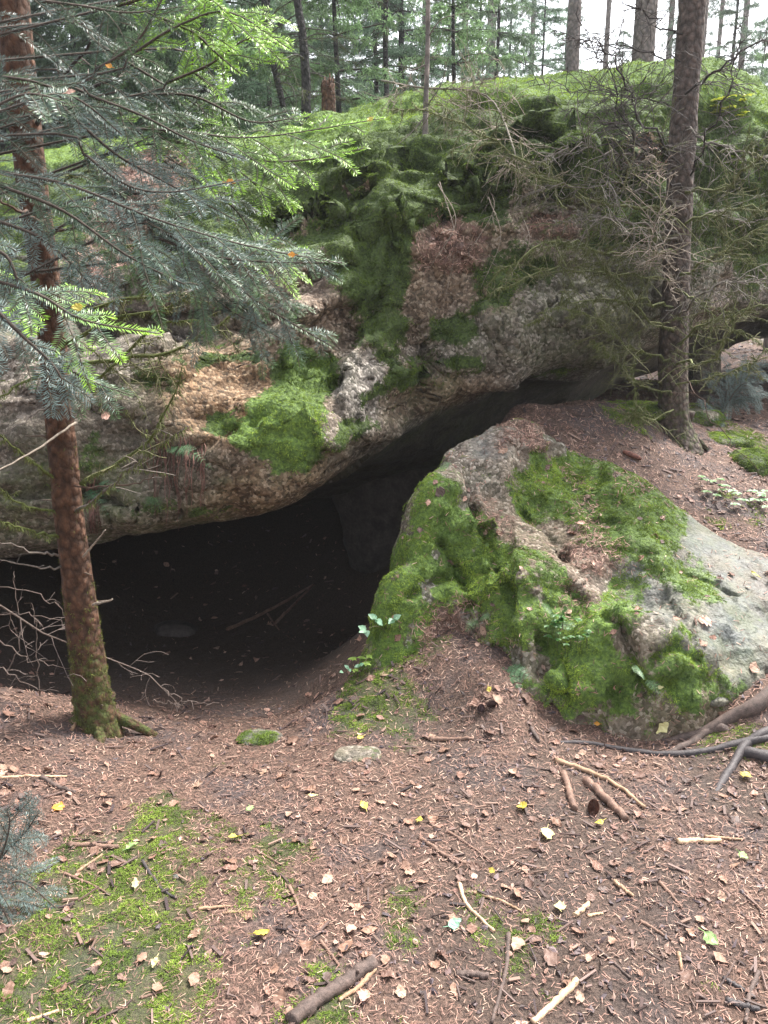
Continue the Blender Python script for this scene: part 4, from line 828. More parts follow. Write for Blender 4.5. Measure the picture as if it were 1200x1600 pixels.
# dead leaves caught in the fir
for (px, py, Y, s_, mt, lab) in [(360, 285, 2.2, .03, 'leaf_orange', 'orange brown leaf caught on drooping fir branch above the boulder'), (170, 103, 2.15, .02, 'leaf_orange', 'small orange leaf caught high in the fir'), (455, 398, 2.15, .02, 'leaf_orange', 'tiny red brown leaf caught at the end of a fir spray'),
                                 (165, 650, 2.7, .045, 'leaf_pink', 'pale pinkish leaf hanging from a fir tip beside the spruce trunk'), (120, 480, 1.7, .025, 'leaf_yellow', 'yellow leaf stuck upright on the silvery fir branch'), (110, 143, 2.0, .022, 'leaf_pink', 'small pale leaf lying on a fir branch at upper left'), (578, 186, 2.42, .02, 'leaf_yellow', 'yellow needle tuft leaf at the tip of the long bright branch')]:
    V, F = leaf_geo(s_, rngL, 0); R = frame(np.array([0, -.8, .5]), rngL.random() * 6.28, .3, rngL); p = PY(px, py, Y); tag(mk('caught_leaf', V @ R.T + p, F, M[mt], base=p, smooth=False), lab, 'leaf')

# ---- right spruce with dead lower branches
rng = np.random.default_rng(77)
b1 = hp(1055, 682, (BV_G, BV_R)); rt_ = empty('spruce_tree', b1, 'spruce with many bare mossy twigs standing on the mound at right', 'tree')
g = Geo(); PR = [(1062, 715, 4.95, 74), (1056, 676, 4.97, 54), (1052, 640, 4.97, 47), (1052, 560, 4.96, 44), (1055, 460, 4.95, 42), (1060, 350, 4.94, 40), (1066, 230, 4.93, 40), (1074, 110, 4.92, 40), (1082, -10, 4.9, 41), (1092, -200, 4.88, 40), (1105, -420, 4.85, 34)]
A, r = trunk_geo(g, PR, 9, mossf=lambda V: .28 + .25 * sm(1.6, 1.0, V[:, 2])); g.build('trunk', M['bark_grey'], rt_)
g = Geo()
for a in (-2.8, -1.5, -.3, .9, 2.2):
    q = b1 + np.array([math.cos(a) * .07, math.sin(a) * .06, .06]); e = b1 + np.array([math.cos(a) * .2, math.sin(a) * .18, -.08]); V, F = tube(spline([q + (0, 0, .1), q, e], 10), np.linspace(.04, .014, 10), 8, rough=.2, seed=4); g.add(V, F, moss=.5)
g.build('root_flare', M['bark_grey'], rt_)
HB = [([(1060, 400, 4.9), (960, 390, 4.6), (860, 380, 4.4), (760, 440, 4.3)], .009, 'm'), ([(1062, 330, 4.9), (960, 320, 4.6), (860, 280, 4.4), (740, 200, 4.3), (610, 165, 4.3)], .010, 'm'), ([(1055, 440, 4.9), (960, 425, 4.7), (860, 420, 4.5), (765, 460, 4.4)], .008, 'm'),
      ([(1060, 280, 4.9), (980, 240, 4.6), (900, 230, 4.4), (830, 260, 4.3)], .008, ''), ([(1065, 260, 4.9), (1000, 180, 4.5), (960, 100, 4.4), (900, 20, 4.4)], .012, 'd'), ([(1068, 300, 4.9), (1010, 250, 4.5), (960, 140, 4.4), (910, 50, 4.4)], .010, 'd'), ([(1075, 280, 4.9), (1120, 190, 4.5), (1150, 90, 4.4), (1160, 20, 4.4)], .010, 'd'),
      ([(1070, 150, 4.9), (1120, 110, 4.6), (1200, 60, 4.5), (1290, 30, 4.5)], .013, 'd'), ([(1065, 350, 4.9), (1130, 330, 4.6), (1200, 320, 4.5), (1300, 330, 4.4)], .009, 'm'), ([(1060, 430, 4.9), (1120, 400, 4.6), (1200, 350, 4.5), (1300, 330, 4.5)], .009, 'm'),
      ([(1055, 520, 4.9), (1000, 480, 4.6), (930, 400, 4.5), (870, 380, 4.4)], .008, 'm'), ([(1055, 540, 4.9), (1110, 500, 4.6), (1180, 480, 4.5), (1280, 500, 4.4)], .009, 'm'), ([(1055, 570, 4.9), (1120, 560, 4.5), (1150, 480, 4.4), (1170, 400, 4.4)], .010, 'm'),
      ([(1050, 620, 4.9), (1000, 600, 4.7), (960, 560, 4.5), (930, 530, 4.4)], .006, 'm'), ([(1052, 640, 4.85), (1010, 655, 4.6), (992, 640, 4.5), (990, 560, 4.4)], .006, 'm'), ([(1055, 600, 4.9), (1120, 590, 4.6), (1180, 560, 4.5), (1240, 520, 4.5)], .006, 'm'), ([(1050, 560, 4.9), (980, 540, 4.6), (930, 500, 4.4), (880, 480, 4.3)], .006, 'm'),
      ([(1060, 380, 4.9), (1000, 350, 4.5), (930, 340, 4.3), (860, 350, 4.2)], .007, ''), ([(1062, 320, 4.9), (1000, 300, 4.6), (920, 290, 4.4), (800, 300, 4.3)], .007, ''), ([(1064, 240, 4.9), (1000, 220, 4.6), (940, 190, 4.5), (850, 160, 4.5)], .008, 'd'), ([(1066, 200, 4.9), (1130, 230, 4.6), (1200, 250, 4.5), (1300, 290, 4.4)], .008, ''),
      ([(1070, 100, 4.9), (1000, 80, 4.6), (930, 70, 4.5), (850, 40, 4.5)], .008, 'd'), ([(1070, 60, 4.9), (1000, 20, 4.7), (940, -20, 4.6)], .009, 'd'), ([(1068, 180, 4.9), (1000, 150, 4.7), (900, 140, 4.6), (800, 90, 4.6)], .007, 'd'), ([(1055, 480, 4.9), (990, 470, 4.6), (900, 470, 4.5), (830, 500, 4.4)], .007, 'm'),
      ([(1065, 300, 4.9), (1140, 290, 4.5), (1220, 200, 4.3), (1290, 150, 4.2)], .010, 'm'), ([(1056, 500, 4.9), (1110, 450, 4.4), (1180, 440, 4.2), (1270, 430, 4.1)], .007, ''), ([(1060, 340, 4.9), (1020, 400, 4.5), (1030, 300, 4.3), (1020, 240, 4.2)], .005, 'p'), ([(1060, 420, 4.85), (1030, 400, 4.5), (1040, 440, 4.4), (1060, 470, 4.35)], .004, 'p'),
      ([(1060, 360, 5.0), (1110, 330, 5.3), (1170, 350, 5.6), (1240, 330, 5.8)], .006, ''), ([(1055, 580, 4.9), (1090, 620, 4.5), (1110, 650, 4.4), (1150, 700, 4.3), (1200, 760, 4.2)], .004, 'd2'), ([(1055, 450, 4.9), (1100, 480, 4.6), (1150, 520, 4.5), (1230, 560, 4.5)], .006, 'm')]
TW = 1.6
for k, (pts, rr, fl_) in enumerate(HB):
    g = Geo(); Pb = spline(px3(pts), 20); Pb[1:] += rng.normal(size=(19, 3)) * .012
    c = dict(m=(.13, .14, .06), d=DARK, p=PALE, d2=BRN).get(fl_, GREY)
    twiggy(g, Pb, rr * (.62 if fl_ == 'd' else .95), rng, c, dens=40 if fl_ != 'd2' else 4, tl=.30, moss=.7 if 'm' in fl_ else (.15 if fl_ == '' else 0), tcol={'m': (.12, .12, .06), 'd': (.07, .06, .055), 'p': PALE, 'd2': BRN}.get(fl_, (.15, .135, .115)), subd=12)
    g.build('branch', M['twig'], rt_)

TW = 1.2
# ---- thin pole like sapling above the boulder
g = Geo(); V, F = tube(spline([PY(663, 262, 5.35), PY(665, 170, 5.35), PY(668, 80, 5.35), PY(669, -20, 5.35), PY(670, -200, 5.35), PY(672, -420, 5.35)], 40), np.linspace(.017, .011, 40), 8, rough=.1); g.add(V, F, moss=.1)
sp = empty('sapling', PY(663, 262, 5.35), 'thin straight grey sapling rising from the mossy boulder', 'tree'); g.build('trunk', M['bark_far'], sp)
for pts in ([(666, 180, 5.35), (640, 210, 5.3), (610, 235, 5.2)], [(668, 165, 5.35), (690, 130, 5.3), (700, 90, 5.2)], [(668, 60, 5.35), (690, 30, 5.3), (730, 20, 5.3)], [(668, 100, 5.35), (640, 110, 5.3), (620, 95, 5.3)]):
    g = Geo(); twiggy(g, spline(px3(pts), 8), .005, rng, GREY, 14, .4, moss=.2); g.build('branch', M['twig'], sp)
# pale dead branch lying across the boulder face
g = Geo(); Pb = spline([hp(600, 160, off=.15), hp(650, 185, off=.2), hp(720, 200, off=.25), hp(790, 245, off=.2), hp(850, 280, off=.2), hp(900, 290, off=.15)], 26); twiggy(g, Pb, .008, rng, (.17, .15, .12), 34, .24, moss=.4, tcol=PALE, subd=20)
tag(g.build('fallen_branch', M['twig'], base=Pb[0]), 'pale twiggy dead branch draped over the mossy face of the huge boulder', 'branch')
g = Geo()
for a, b, c in ((700, 280, 470), (760, 300, 450), (680, 300, 420), (800, 330, 440), (740, 270, 400)):
    Pb = spline([hp(a, b, off=.05), hp(a + 20, (b + c) / 2, off=.08), hp(a - 10, c, off=.02)], 14); twiggy(g, Pb, .003, rng, PALE, 16, .3, subd=10)
tag(g.build('hanging_twigs', M['twig'], base=Pb[0]), 'bare pale twigs hanging over the pinkish rock face', 'twigs')

TW = .8
# ---- bare bush at the far left under the rock
g = Geo(); q = hp(40, 1085, (BV_G,)); bsh = empty('dead_branch', q, 'bare grey dead branch lying behind the spruce foot at far left', 'branch')
for pts, rr in (([(-60, 905, 2.9), (60, 985, 3.0), (180, 1030, 3.05), (255, 1075, 3.0), (285, 1110, 3.0)], .006), ([(-40, 960, 3.1), (60, 965, 3.1), (120, 990, 3.1)], .004), ([(10, 1060, 3.1), (30, 1000, 3.1), (25, 930, 3.1), (20, 900, 3.1)], .004), ([(0, 1000, 3.0), (50, 1030, 3.0), (110, 1045, 3.0)], .004), ([(58, 1085, 3.05), (56, 1000, 3.05), (50, 940, 3.05)], .004), ([(-20, 1030, 3.0), (40, 1070, 3.0), (90, 1080, 3.0)], .004), ([(0, 915, 3.1), (60, 930, 3.1), (100, 960, 3.1), (110, 1010, 3.1)], .003), ([(255, 1075, 3.0), (300, 1100, 2.95), (345, 1095, 2.95)], .003), ([(240, 1095, 3.0), (265, 1100, 3.0), (300, 1095, 2.98)], .003)):
    g2 = Geo(); twiggy(g2, spline(px3(pts), 16) + rng.normal(size=(16, 3)) * .006, rr * .75, rng, (.13, .1, .085), 13, .35, tcol=(.16, .125, .11), subd=10); g2.build('stem', M['twig'], bsh)

# ------------------------------------------------------------------ distant forest
NW = .012
def spruce_crown(seed, H, z0, R, dens=1.0, col=(.05, .085, .045), nl=.04):
    rng = np.random.default_rng(seed); g = Geo(); gw = Geo(); z = z0
    while z < H - .15:
        f = (H - z) / (H - z0); nb = int(rng.integers(5, 8))
        for k in range(nb):
            a = rng.random() * 6.28; L = R * (.25 + .75 * f ** .8) * rng.uniform(.6, 1.1); d = np.array([math.cos(a), math.sin(a), .12])
            Ax = wander((0, 0, z), d, L, 9, rng, .06, .05); V, F = tube(Ax, np.linspace(.014 * f + .004, .002, 9), 3, cap=False); gw.add(V, F, col=(.07, .06, .05))
            m = int(L * 13 * dens) + 3
            for j in range(m):
                t = rng.uniform(.15, 1); i = min(int(t * 8), 7); q = Ax[i]; ax = unit(Ax[i + 1] - Ax[i]); s = np.cross(ax, (0, 0, 1)) * rng.choice([-1, 1])
                l = L * .3 * (1.15 - t) * rng.uniform(.6, 1.3) + .06; Q = wander(q, ax * .7 + s, l, 4, rng, .08, .14)
                n = int(l / .011) + 3; tt = rng.random(n); ii = np.minimum((tt * 3).astype(int), 2); B = Q[ii] + (Q[ii + 1] - Q[ii]) * (tt * 3 - ii)[:, None]
                Nn = np.tile([0, 0, .1], (n, 1)); V, F, C = blades(B, Nn, 2, np.full(n, nl), np.full(n, NW), 1, .3, .35, np.tile(np.array(col) * rng.uniform(.6, 1.7), (n, 1)), rng, 1.4); g.add(V, F, col=C)
        z += rng.uniform(.22, .34) * (1.0 if dens > .6 else 1.4)
    return g, gw
def make_spruce(seed, H, z0, R, tr, dens, col, nl=.04):
    g, gw = spruce_crown(seed, H, z0, R, dens, col, nl); t = Geo()
    V, F = tube(spline([(0, 0, -.3), (.03, 0, H * .3), (-.02, .03, H * .7), (0, 0, H)], 30), np.linspace(tr, tr * .15, 30), 9, rough=.08, seed=seed); t.add(V, F, moss=.2)
    mt = t.mesh('trunk'); mt.materials.append(M['bark_dark']); mc = g.mesh('crown', False); mc.materials.append(M['spruce_fol']); mb = gw.mesh('branches', True); mb.materials.append(M['twig'])
    return [('trunk', mt), ('crown', mc), ('limbs', mb)]
SP = [make_spruce(1, 5.0, .5, 1.4, .05, 1.0, (.12, .18, .1)), make_spruce(2, 6.5, .6, 1.7, .06, 1.0, (.1, .16, .1)), make_spruce(3, 4.0, .3, 1.1, .04, 1.0, (.14, .22, .1)), make_spruce(4, 7.5, 1.6, 1.3, .07, .9, (.08, .12, .075))]  # crown greens lighter than real needles, standing in for mist and backlight
def place(parts, name, x, y, rz, sc, label, cat, group=None, z=None):
    z = ground_z([(x, y)])[0] if z is None else z
    o = empty(name, (x, y, z), label, cat, group); o.rotation_euler = (0, 0, rz); o.scale = (sc, sc, sc)
    for nm, me in parts: link(nm, me, None, o)
    return o
def wx(px, Y): return (px - 600) / FPX * Y * 1.12
rng = np.random.default_rng(12)
YS = [(110, 9.2, 0), (210, 9.4, 1), (290, 9.0, 0), (10, 9.3, 1), (370, 9.2, 2), (540, 9.6, 2), (590, 16, 1), (720, 20, 1), (400, 12.5, 2), (500, 15, 1), (470, 12.5, 0), (620, 15, 1), (690, 12, 2), (740, 16, 0), (800, 20, 1), (380, 10, 1), (300, 11, 3), (230, 12, 0), (150, 10.5, 1), (60, 11.5, 0), (-30, 10, 1), (430, 15, 1), (520, 18, 3), (600, 19, 1), (680, 22, 1), (870, 24, 0), (950, 22, 2), (1010, 26, 0), (1090, 18, 2), (1160, 24, 0), (1230, 16, 2), (340, 17, 1), (250, 20, 1), (130, 18, 1), (20, 19, 1), (-120, 14, 1), (1340, 12, 0), (760, 26, 1), (900, 27, 3), (830, 24, 3), (980, 25, 3), (1040, 23, 3), (1080, 28, 1), (1130, 22, 3), (1180, 26, 1), (1010, 32, 1), (870, 33, 1), (1150, 33, 1)]
near_ = sorted([y for y in YS if y[1] < 13]); ORD = 'leftmost second third fourth fifth sixth seventh eighth ninth tenth eleventh twelfth thirteenth fourteenth fifteenth sixteenth seventeenth eighteenth'.split()
LOOK = ['full green', 'tall blue green', 'short light green', 'thin crowned']
for k, (px, Y, v) in enumerate(YS):
    place(SP[v], 'young_spruce', wx(px, Y), Y, rng.random() * 6.28, rng.uniform(1.0, 1.35) * (1.0 if px < 800 else .95), (LOOK[v] + ' young spruce, ' + ORD[near_.index((px, Y, v))] + (' from the left' if near_.index((px, Y, v)) else '') + ' in the near row behind the boulder') if Y < 13 else (LOOK[v] + ' young spruce in the misty rows far behind the boulder'), 'tree', 'young spruces behind the boulder')
# tall old trunks
def tall(seed, r0, H=15):
    g = Geo(); V, F = tube(spline([(0, 0, -.4), (.0, 0, .3), (.05, 0, H * .5), (0, 0, H)], 40), np.concatenate([[r0 * 1.5, r0 * 1.25, r0 * 1.1], np.linspace(r0, r0 * .45, 37)]), 14, rough=.06, seed=seed); g.add(V, F, moss=.15)
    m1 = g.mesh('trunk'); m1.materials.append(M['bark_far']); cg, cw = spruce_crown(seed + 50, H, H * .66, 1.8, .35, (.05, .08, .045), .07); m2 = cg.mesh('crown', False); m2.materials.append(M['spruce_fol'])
    rg = np.random.default_rng(seed); out = []
    for _ in range(9):
        g = Geo(); a = rg.random() * 6.28; z = rg.uniform(1.5, H * .65); twiggy(g, wander((0, 0, z), (math.cos(a), math.sin(a), .1), rg.uniform(.4, 1.4), 6, rg, .1, .05), .008, rg, (.12, .11, .1), 6, .35, sub=False); m3 = g.mesh('dead_limb'); m3.materials.append(M['twig']); out.append(('dead_limb', m3))
    return [('trunk', m1), ('crown', m2)] + out
TT = [tall(21, .17), tall(22, .13), tall(23, .22)]
TL = [(735, 24, 0, 'faint pale trunk left of centre among the distant trees behind the crest'), (840, 17, 0, 'tall pale trunk rising behind the mossy crest, left of the broadest one'), (878, 30, 1, 'thin hazy trunk between two thicker trunks behind the crest'), (925, 13, 2, 'broad pale old trunk directly behind the mossy crest'),
      (958, 32, 0, 'thin far trunk just right of the broad pale trunk'), (995, 20, 0, 'hazy trunk left of the bare twigged spruce top'), (1050, 28, 1, 'thin distant trunk touching the left side of the twiggy spruce'), (1105, 15, 0, 'dark straight trunk right behind the twiggy spruce'), (1138, 12, 2, 'broad trunk right of the twiggy spruce'),
      (1168, 17, 0, 'slim grey trunk second from the right edge'), (1196, 11, 0, 'rough brown trunk at the right edge of the view'), (1300, 14, 2, 'old trunk beyond the right edge of the view'), (600, 27, 1, 'far pale trunk behind the middle of the young spruces'), (700, 30, 0, 'pale far trunk right of the thin sapling'), (785, 34, 0, 'faint far trunk right of the faint pale trunk'), (1020, 36, 1, 'faintest far trunk in the bright gap'), (-100, 16, 0, 'old trunk beyond the left edge behind the fir'), (650, 22, 1, 'pale trunk left of the thin sapling in the mist')]
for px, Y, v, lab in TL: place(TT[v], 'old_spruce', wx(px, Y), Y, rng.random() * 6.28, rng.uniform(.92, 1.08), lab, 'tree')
# dark thin trees on the rise at left
for (pts, lab) in (([(478, 195, 8.2, 16), (478, 120, 8.2, 15), (472, 50, 8.2, 13), (462, -30, 8.2, 12), (455, -250, 8.2, 10)], 'dark leaning thin tree left of the broken stump'), ([(446, 180, 8.8, 9), (432, 120, 8.8, 10), (418, 60, 8.8, 10), (412, -20, 8.8, 10), (400, -200, 8.8, 8)], 'dark crooked slim tree furthest left on the rise'), ([(420, 120, 10, 8), (418, 0, 10, 8), (416, -200, 10, 7)], 'straight very thin dark tree behind the crooked one'), ([(604, 130, 11, 8), (602, 60, 11, 8), (604, -30, 11, 8), (606, -200, 11, 6)], 'very thin dark stem behind the mossy slope')):
    g = Geo(); p0 = PY(*pts[0][:3]); gz = min(ground_z([p0[:2]])[0], p0[2]); e_ = empty('thin_tree', (p0[0], p0[1], gz), lab, 'tree')
    A, r = trunk_geo(g, pts, 3, n=10, m=30, mossf=lambda V: .35); V, F = tube([(p0[0], p0[1], gz - .1), p0 + (0, 0, .05)], r[0], 10); g.add(V, F, moss=.35); g.build('trunk', M['bark_dark'], e_)
    for _ in range(14):
        g = Geo(); i = rng.integers(2, 24); a = rng.random() * 6.28; twiggy(g, wander(A[i], (math.cos(a), math.sin(a), .1), rng.uniform(.4, 1.2), 8, rng, .1, .08), .007, rng, (.06, .055, .05), 12, .35, moss=.4, subd=5); g.build('branch', M['twig'], e_)
# broken stump on the rise
g = Geo(); sA = [PY(514, 168, 7.3), PY(513, 150, 7.3), PY(512, 132, 7.3)]; V, F = tube(spline([PY(515, 300, 7.3)] + sA, 12), .058, 14, cap=True, rough=.25, seed=3, f=30); g.add(V, F, moss=.2)
st = empty('broken_stump', PY(514, 180, 7.3), 'short broken brown stump standing on the mossy crest', 'stump'); g.build('wood', M['bark_red'], st)
g = Geo(); top = PY(512, 132, 7.3)
for k in range(12): a = k * .52; q = top + np.array([math.cos(a), math.sin(a), 0]) * .045; V, F = tube([q - (0, 0, .02), q + (0, 0, rng.uniform(.02, .08))], [.016, .003], 4); g.add(V, F, moss=.0)
g.build('splinters', M['bark_red'], st)
# ------------------------------------------------------------------ ferns, bramble and small plants
def frond(g, base, tip, up, W, rng, pairs=13, col=(.09, .19, .07)):
    W = W * 1.35; tip = np.array(base) + (np.array(tip) - np.array(base)) * 1.25
    base, tip = np.array(base), np.array(tip); mid = (base + tip) / 2 + np.array(up) * np.linalg.norm(tip - base) * .18
    A = spline([base, mid, tip], 22); L = np.linalg.norm(tip - base); V, F = tube(A, np.linspace(.0016, .0006, 22), 4); g.add(V, F, col=(.09, .12, .04))
    T = np.gradient(A, axis=0); nrm = unit(up)
    for k in range(pairs):
        t = .16 + .82 * k / pairs; i = min(int(t * 21), 20); q = A[i]; ax = unit(T[i]); l = W * math.sin(math.pi * (.22 + .78 * t) ** 1.0) * 1.0 + .003
        for sd in (-1, 1):
            s = unit(np.cross(ax, nrm) * sd + ax * .35 - nrm * .12); m = 6
            for j in range(m):
                u = (j + .2) / m; p = q + s * l * u; ll = l * .17 * (1 - .6 * u) + .0006
                for s3 in (-1, 1):
                    d = unit(np.cross(s, nrm) * s3 * 1.0 + s * .45); w = s * ll * .3
                    Vq = np.array([p - w, p + w, p + d * ll + w * .6, p + d * ll - w * .1]) + nrm * rng.normal() * .0006; g.add(Vq, np.array([[0, 1, 2, 3]]), col=np.array(col) * rng.uniform(.7, 1.3))
rng = np.random.default_rng(9)
def fern(px, py, fr, label, W, up=(0, -.5, .8), pairs=12, col=(.09, .19, .07)):
    p = hp(px, py); e = empty('fern', p, label, 'fern')
    for (tx, ty, dy) in fr:
        s = (p[1] + dy) ; g = Geo(); frond(g, p, PY(tx, ty, s), unit(up), W, rng, pairs, col); g.build('frond', M['green'], e, smooth=False)
fern(262, 698, [(320, 728, -.12), (285, 712, -.05)], 'fern frond hanging from the crack in the huge boulder', .028, pairs=14, col=(.11, .22, .1))
fern(140, 762, [(165, 800, -.15), (180, 768, -.12), (150, 795, -.08)], 'fern beside the spruce trunk on the shaded rock', .026, col=(.08, .17, .09))
fern(790, 1042, [(810, 1085, -.1), (822, 1058, -.06), (790, 1088, -.1), (778, 1060, -.05)], 'fern at the foot of the low boulder on the litter bank', .026, col=(.1, .22, .09))
fern(1008, 1060, [(1028, 1082, -.05), (990, 1048, -.04)], 'small pale fern frond in the moss of the low boulder front', .018, pairs=10, col=(.16, .28, .13))
fern(712, 728, [(680, 748, -.1), (690, 732, -.05)], 'small fern in the shade where the two boulders meet', .018, pairs=10)
fern(748, 968, [(730, 985, -.05), (762, 965, -.04)], 'little fern leaf on the litter between the mossy rocks', .018, pairs=9, col=(.14, .25, .1))
fern(240, 775, [(238, 800, -.05), (250, 795, -.05), (228, 790, -.04)], 'dark fern tuft growing between the hanging roots', .02, col=(.05, .1, .03))
fern(870, 975, [(850, 950, -.05), (885, 955, -.05), (900, 985, -.05)], 'dark green fern tuft in the hollow of the low boulder', .02, col=(.05, .13, .03))
def leaflet(g, q, d, nrm, L, W, col, rng, stem=True):
    """a toothed, creased leaflet"""
    d = unit(d); s = unit(np.cross(d, nrm)); n = unit(np.cross(s, d)); m = 9; V = []
    for i in range(m):
        t = i / (m - 1); w = W * math.sin(math.pi * t ** .75) * (1 + (.16 if i % 2 else -.06))
        for u in (-1, 0, 1): V.append(q + d * (t * L) + s * (u * w) + n * (abs(u) * w * .3 - .2 * L * t * t))
    F = grid_faces(3, m); C = np.tile(np.array(col) * rng.uniform(.8, 1.2), (len(V), 1)); g.add(np.array(V), F, col=C)
def bramble(px, py, leaves, label, L):
    p = hp(px, py); e = empty('bramble', p, label, 'plant')
    for (tx, ty, dy, n) in leaves:
        t = PY(tx, ty, p[1] + dy); g = Geo(); V, F = tube(spline([p, (p + t) / 2 + (0, 0, .02), t], 8), .0014, 4); g.add(V, F, col=(.12, .1, .05)); g.build('stem', M['green'], e)
        g = Geo(); out = unit(t - p + np.array([0, -.03, 0]))
        for k in range(n):
            a = (k - (n - 1) / 2) * 1.05; side = unit(np.cross(out, (0, -.6, .8))); d = out * math.cos(a) + side * math.sin(a); leaflet(g, t, d, np.array([.1, -.6, .75]), L * rng.uniform(.8, 1.1), L * .3, (.2, .34, .22), rng)
        g.build('leaf', M['green'], e)
bramble(600, 985, [(588, 968, -.08, 5), (615, 968, -.1, 3), (572, 985, -.06, 3)], 'bramble sprig with toothed pale leaves on the edge of the cave mouth', .045)
bramble(560, 1058, [(545, 1045, -.06, 3), (562, 1040, -.05, 3), (536, 1050, -.08, 1)], 'small bramble sprig low beside the cave floor', .026)
def herb(px, py, sp, n, label, L, col):
    p = hp(px, py); e = empty('small_plant', p, label, 'plant')
    for k in range(n):
        t = hp(px + rng.uniform(-sp, sp), py + rng.uniform(-sp, sp) * .5, off=.03) + np.array([0, 0, rng.uniform(.0, .04)]); g = Geo(); q = t - np.array([0, 0, .05]); V, F = tube([q, t], .001, 3); g.add(V, F, col=(.1, .1, .05))
        for j in range(5): a = j * 1.26 + rng.random(); leaflet(g, t, np.array([math.cos(a), math.sin(a), .1]), np.array([0, -.2, 1.]), L * rng.uniform(.6, 1.2), L * .34, np.array(col) * rng.uniform(.7, 1.3), rng)
        g.build('sprig', M['green'], e)
herb(1112, 770, 22, 9, 'small leafy plant on the needle slope right of the mound', .03, (.13, .24, .08)); herb(1165, 790, 30, 12, 'pale green leafy plant near the right edge below the mossy ledge', .032, (.2, .34, .17))
herb(1140, 172, 28, 14, 'yellow green leafy sprig on the right shoulder of the huge boulder', .05, (.42, .46, .05)); herb(900, 990, 40, 12, 'dark green leafy shoots in the shaded moss of the low boulder', .02, (.04, .12, .02)); herb(880, 1000, 35, 10, 'mossy green rosettes low on the low boulder front', .016, (.05, .13, .03))
herb(590, 1050, 30, 6, 'tiny yellow green shoots at the cave mouth edge', .022, (.2, .3, .05))
# fir seedlings
def seedling(px, py, axes, label, c0, c1, Y=None, need=.02):
    p = hp(px, py) if Y is None else PY(px, py, Y); e = empty('fir_seedling', p, label, 'seedling')
    for a in axes:
        g, gw = Geo(), Geo(); fir_branch(g, gw, [p + (0, 0, .05)] + [PY(*q) for q in a], rng, c0=c0, c1=c1, hang=.1, dens=30, tw=.5, needL=need); br = gw.build('branch', M['twig'], e)
        V, F, A2 = g.arr(); link('foliage', mesh('foliage', V - np.array(e.location), F, A2, False), M['fir'], br)
seedling(-25, 1400, [[(10, 1330, 1.95), (40, 1300, 1.95), (60, 1270, 1.95)], [(10, 1380, 1.9), (40, 1380, 1.9), (95, 1425, 1.88)], [(0, 1340, 1.9), (15, 1290, 1.9), (10, 1262, 1.9)], [(-10, 1400, 1.85), (10, 1430, 1.83), (20, 1455, 1.8)], [(-10, 1320, 2.0), (20, 1310, 2.0), (50, 1330, 2.0)]], 'silvery fir seedling at the left edge beside the moss', S(SILV, .8), SILV, need=.017)
q_ = hp(1125, 650)[1]
seedling(1128, 655, [[(1110, 640, q_ - .2), (1098, 625, q_ - .3)], [(1120, 660, q_ - .2), (1120, 655, q_ - .4)], [(1150, 610, q_ - .1), (1170, 600, q_ - .1), (1190, 640, q_ - .1)], [(1140, 600, q_), (1165, 580, q_), (1200, 570, q_)], [(1130, 620, q_), (1150, 625, q_ - .1), (1185, 625, q_ - .1)]], 'blue grey fir seedling behind the twiggy spruce foot', SILV, S(SILV, 1.2), need=.028)
seedling(20, 990, [[(10, 960, 3.3)]], 'tiny fir seedling hidden in the shade at far left', DKG, MIDG) if False else None

# ------------------------------------------------------------------ hanging roots on the boulder face
g = Geo()
for k in range(70):
    x = rng.choice([rng.uniform(235, 285), rng.uniform(285, 325), rng.uniform(140, 155)]); y0 = 690 + rng.uniform(-8, 20) + (60 if x < 160 else 0); y1 = y0 + rng.uniform(50, 140) * (1 if x < 300 else .7)
    P_ = np.array([hp(x + rng.normal() * 2, y, (BV_L,), off=.012 + .008 * rng.random()) for y in np.linspace(y0, min(y1, 830), 6)]); V, F = tube(spline(P_, 12), np.linspace(.0025, .0008, 12) * rng.uniform(.5, 1.4), 4, cap=False); g.add(V, F, col=np.array((.14, .075, .06)) * rng.uniform(.5, 1.5))
o = g.build('hanging_roots', M['twig'], base=hp(280, 700)); tag(o, 'fine reddish roots hanging down the face of the huge boulder', 'roots', kind='stuff')

# ------------------------------------------------------------------ sticks, roots, cones, stones
M['peeled'] = mat_wood('peeled_wood', (.2, .12, .07), (.42, .28, .18)); M['bark_stick'] = mat_wood('brown_stick', (.09, .055, .042), (.24, .15, .11)); M['wet'] = mat_wood('wet_root', (.018, .016, .018), (.085, .072, .072), .55, 50); M['root'] = mat_wood('grey_root', (.04, .03, .026), (.14, .1, .085), .75, 40); M['pale_stick'] = mat_wood('pale_stick', (.35, .24, .14), (.62, .45, .3))
def stick(pts, w, mat, label, name='fallen_stick', cat='stick', taper=.6, rough=.14, lift=.5, n=22, sides=9, knots=0):
    """w: width in pixels of the photograph"""
    C = np.array([hp(x, y, (BV_G, BV_R)) for x, y in pts]); r = w * .85 / 2 / FPX * dist(C).mean() * .97
    A = spline(C, n); zz = np.maximum(A[:, 2], ground_z(A[:, :2]) * 1.0) if pts[0][1] > 1100 else A[:, 2]; A[:, 2] = .5 * zz + .5 * np.linspace(zz[0], zz[-1], n) if len(pts) == 2 else zz; A[:, 2] += r * lift
    A[1:-1] += RNG.normal(size=(n - 2, 3)) * r * .12
    V, F = tube(A, r * np.linspace(1, taper, n) * (1 + .1 * np.sin(np.arange(n) * 1.9)), sides, rough=rough, seed=int(pts[0][0]), f=40); g = Geo(); g.add(V, F)
    for k in range(knots):
        i = int((k + 1) * n / (knots + 1)); d = unit(RNG.normal(size=3) + (0, 0, 1)); V, F = tube([A[i], A[i] + d * r * 1.8], [r * .4, r * .2], 5); g.add(V, F)
    o = g.build(name, M[mat], base=A[0]); tag(o, label, cat); return o
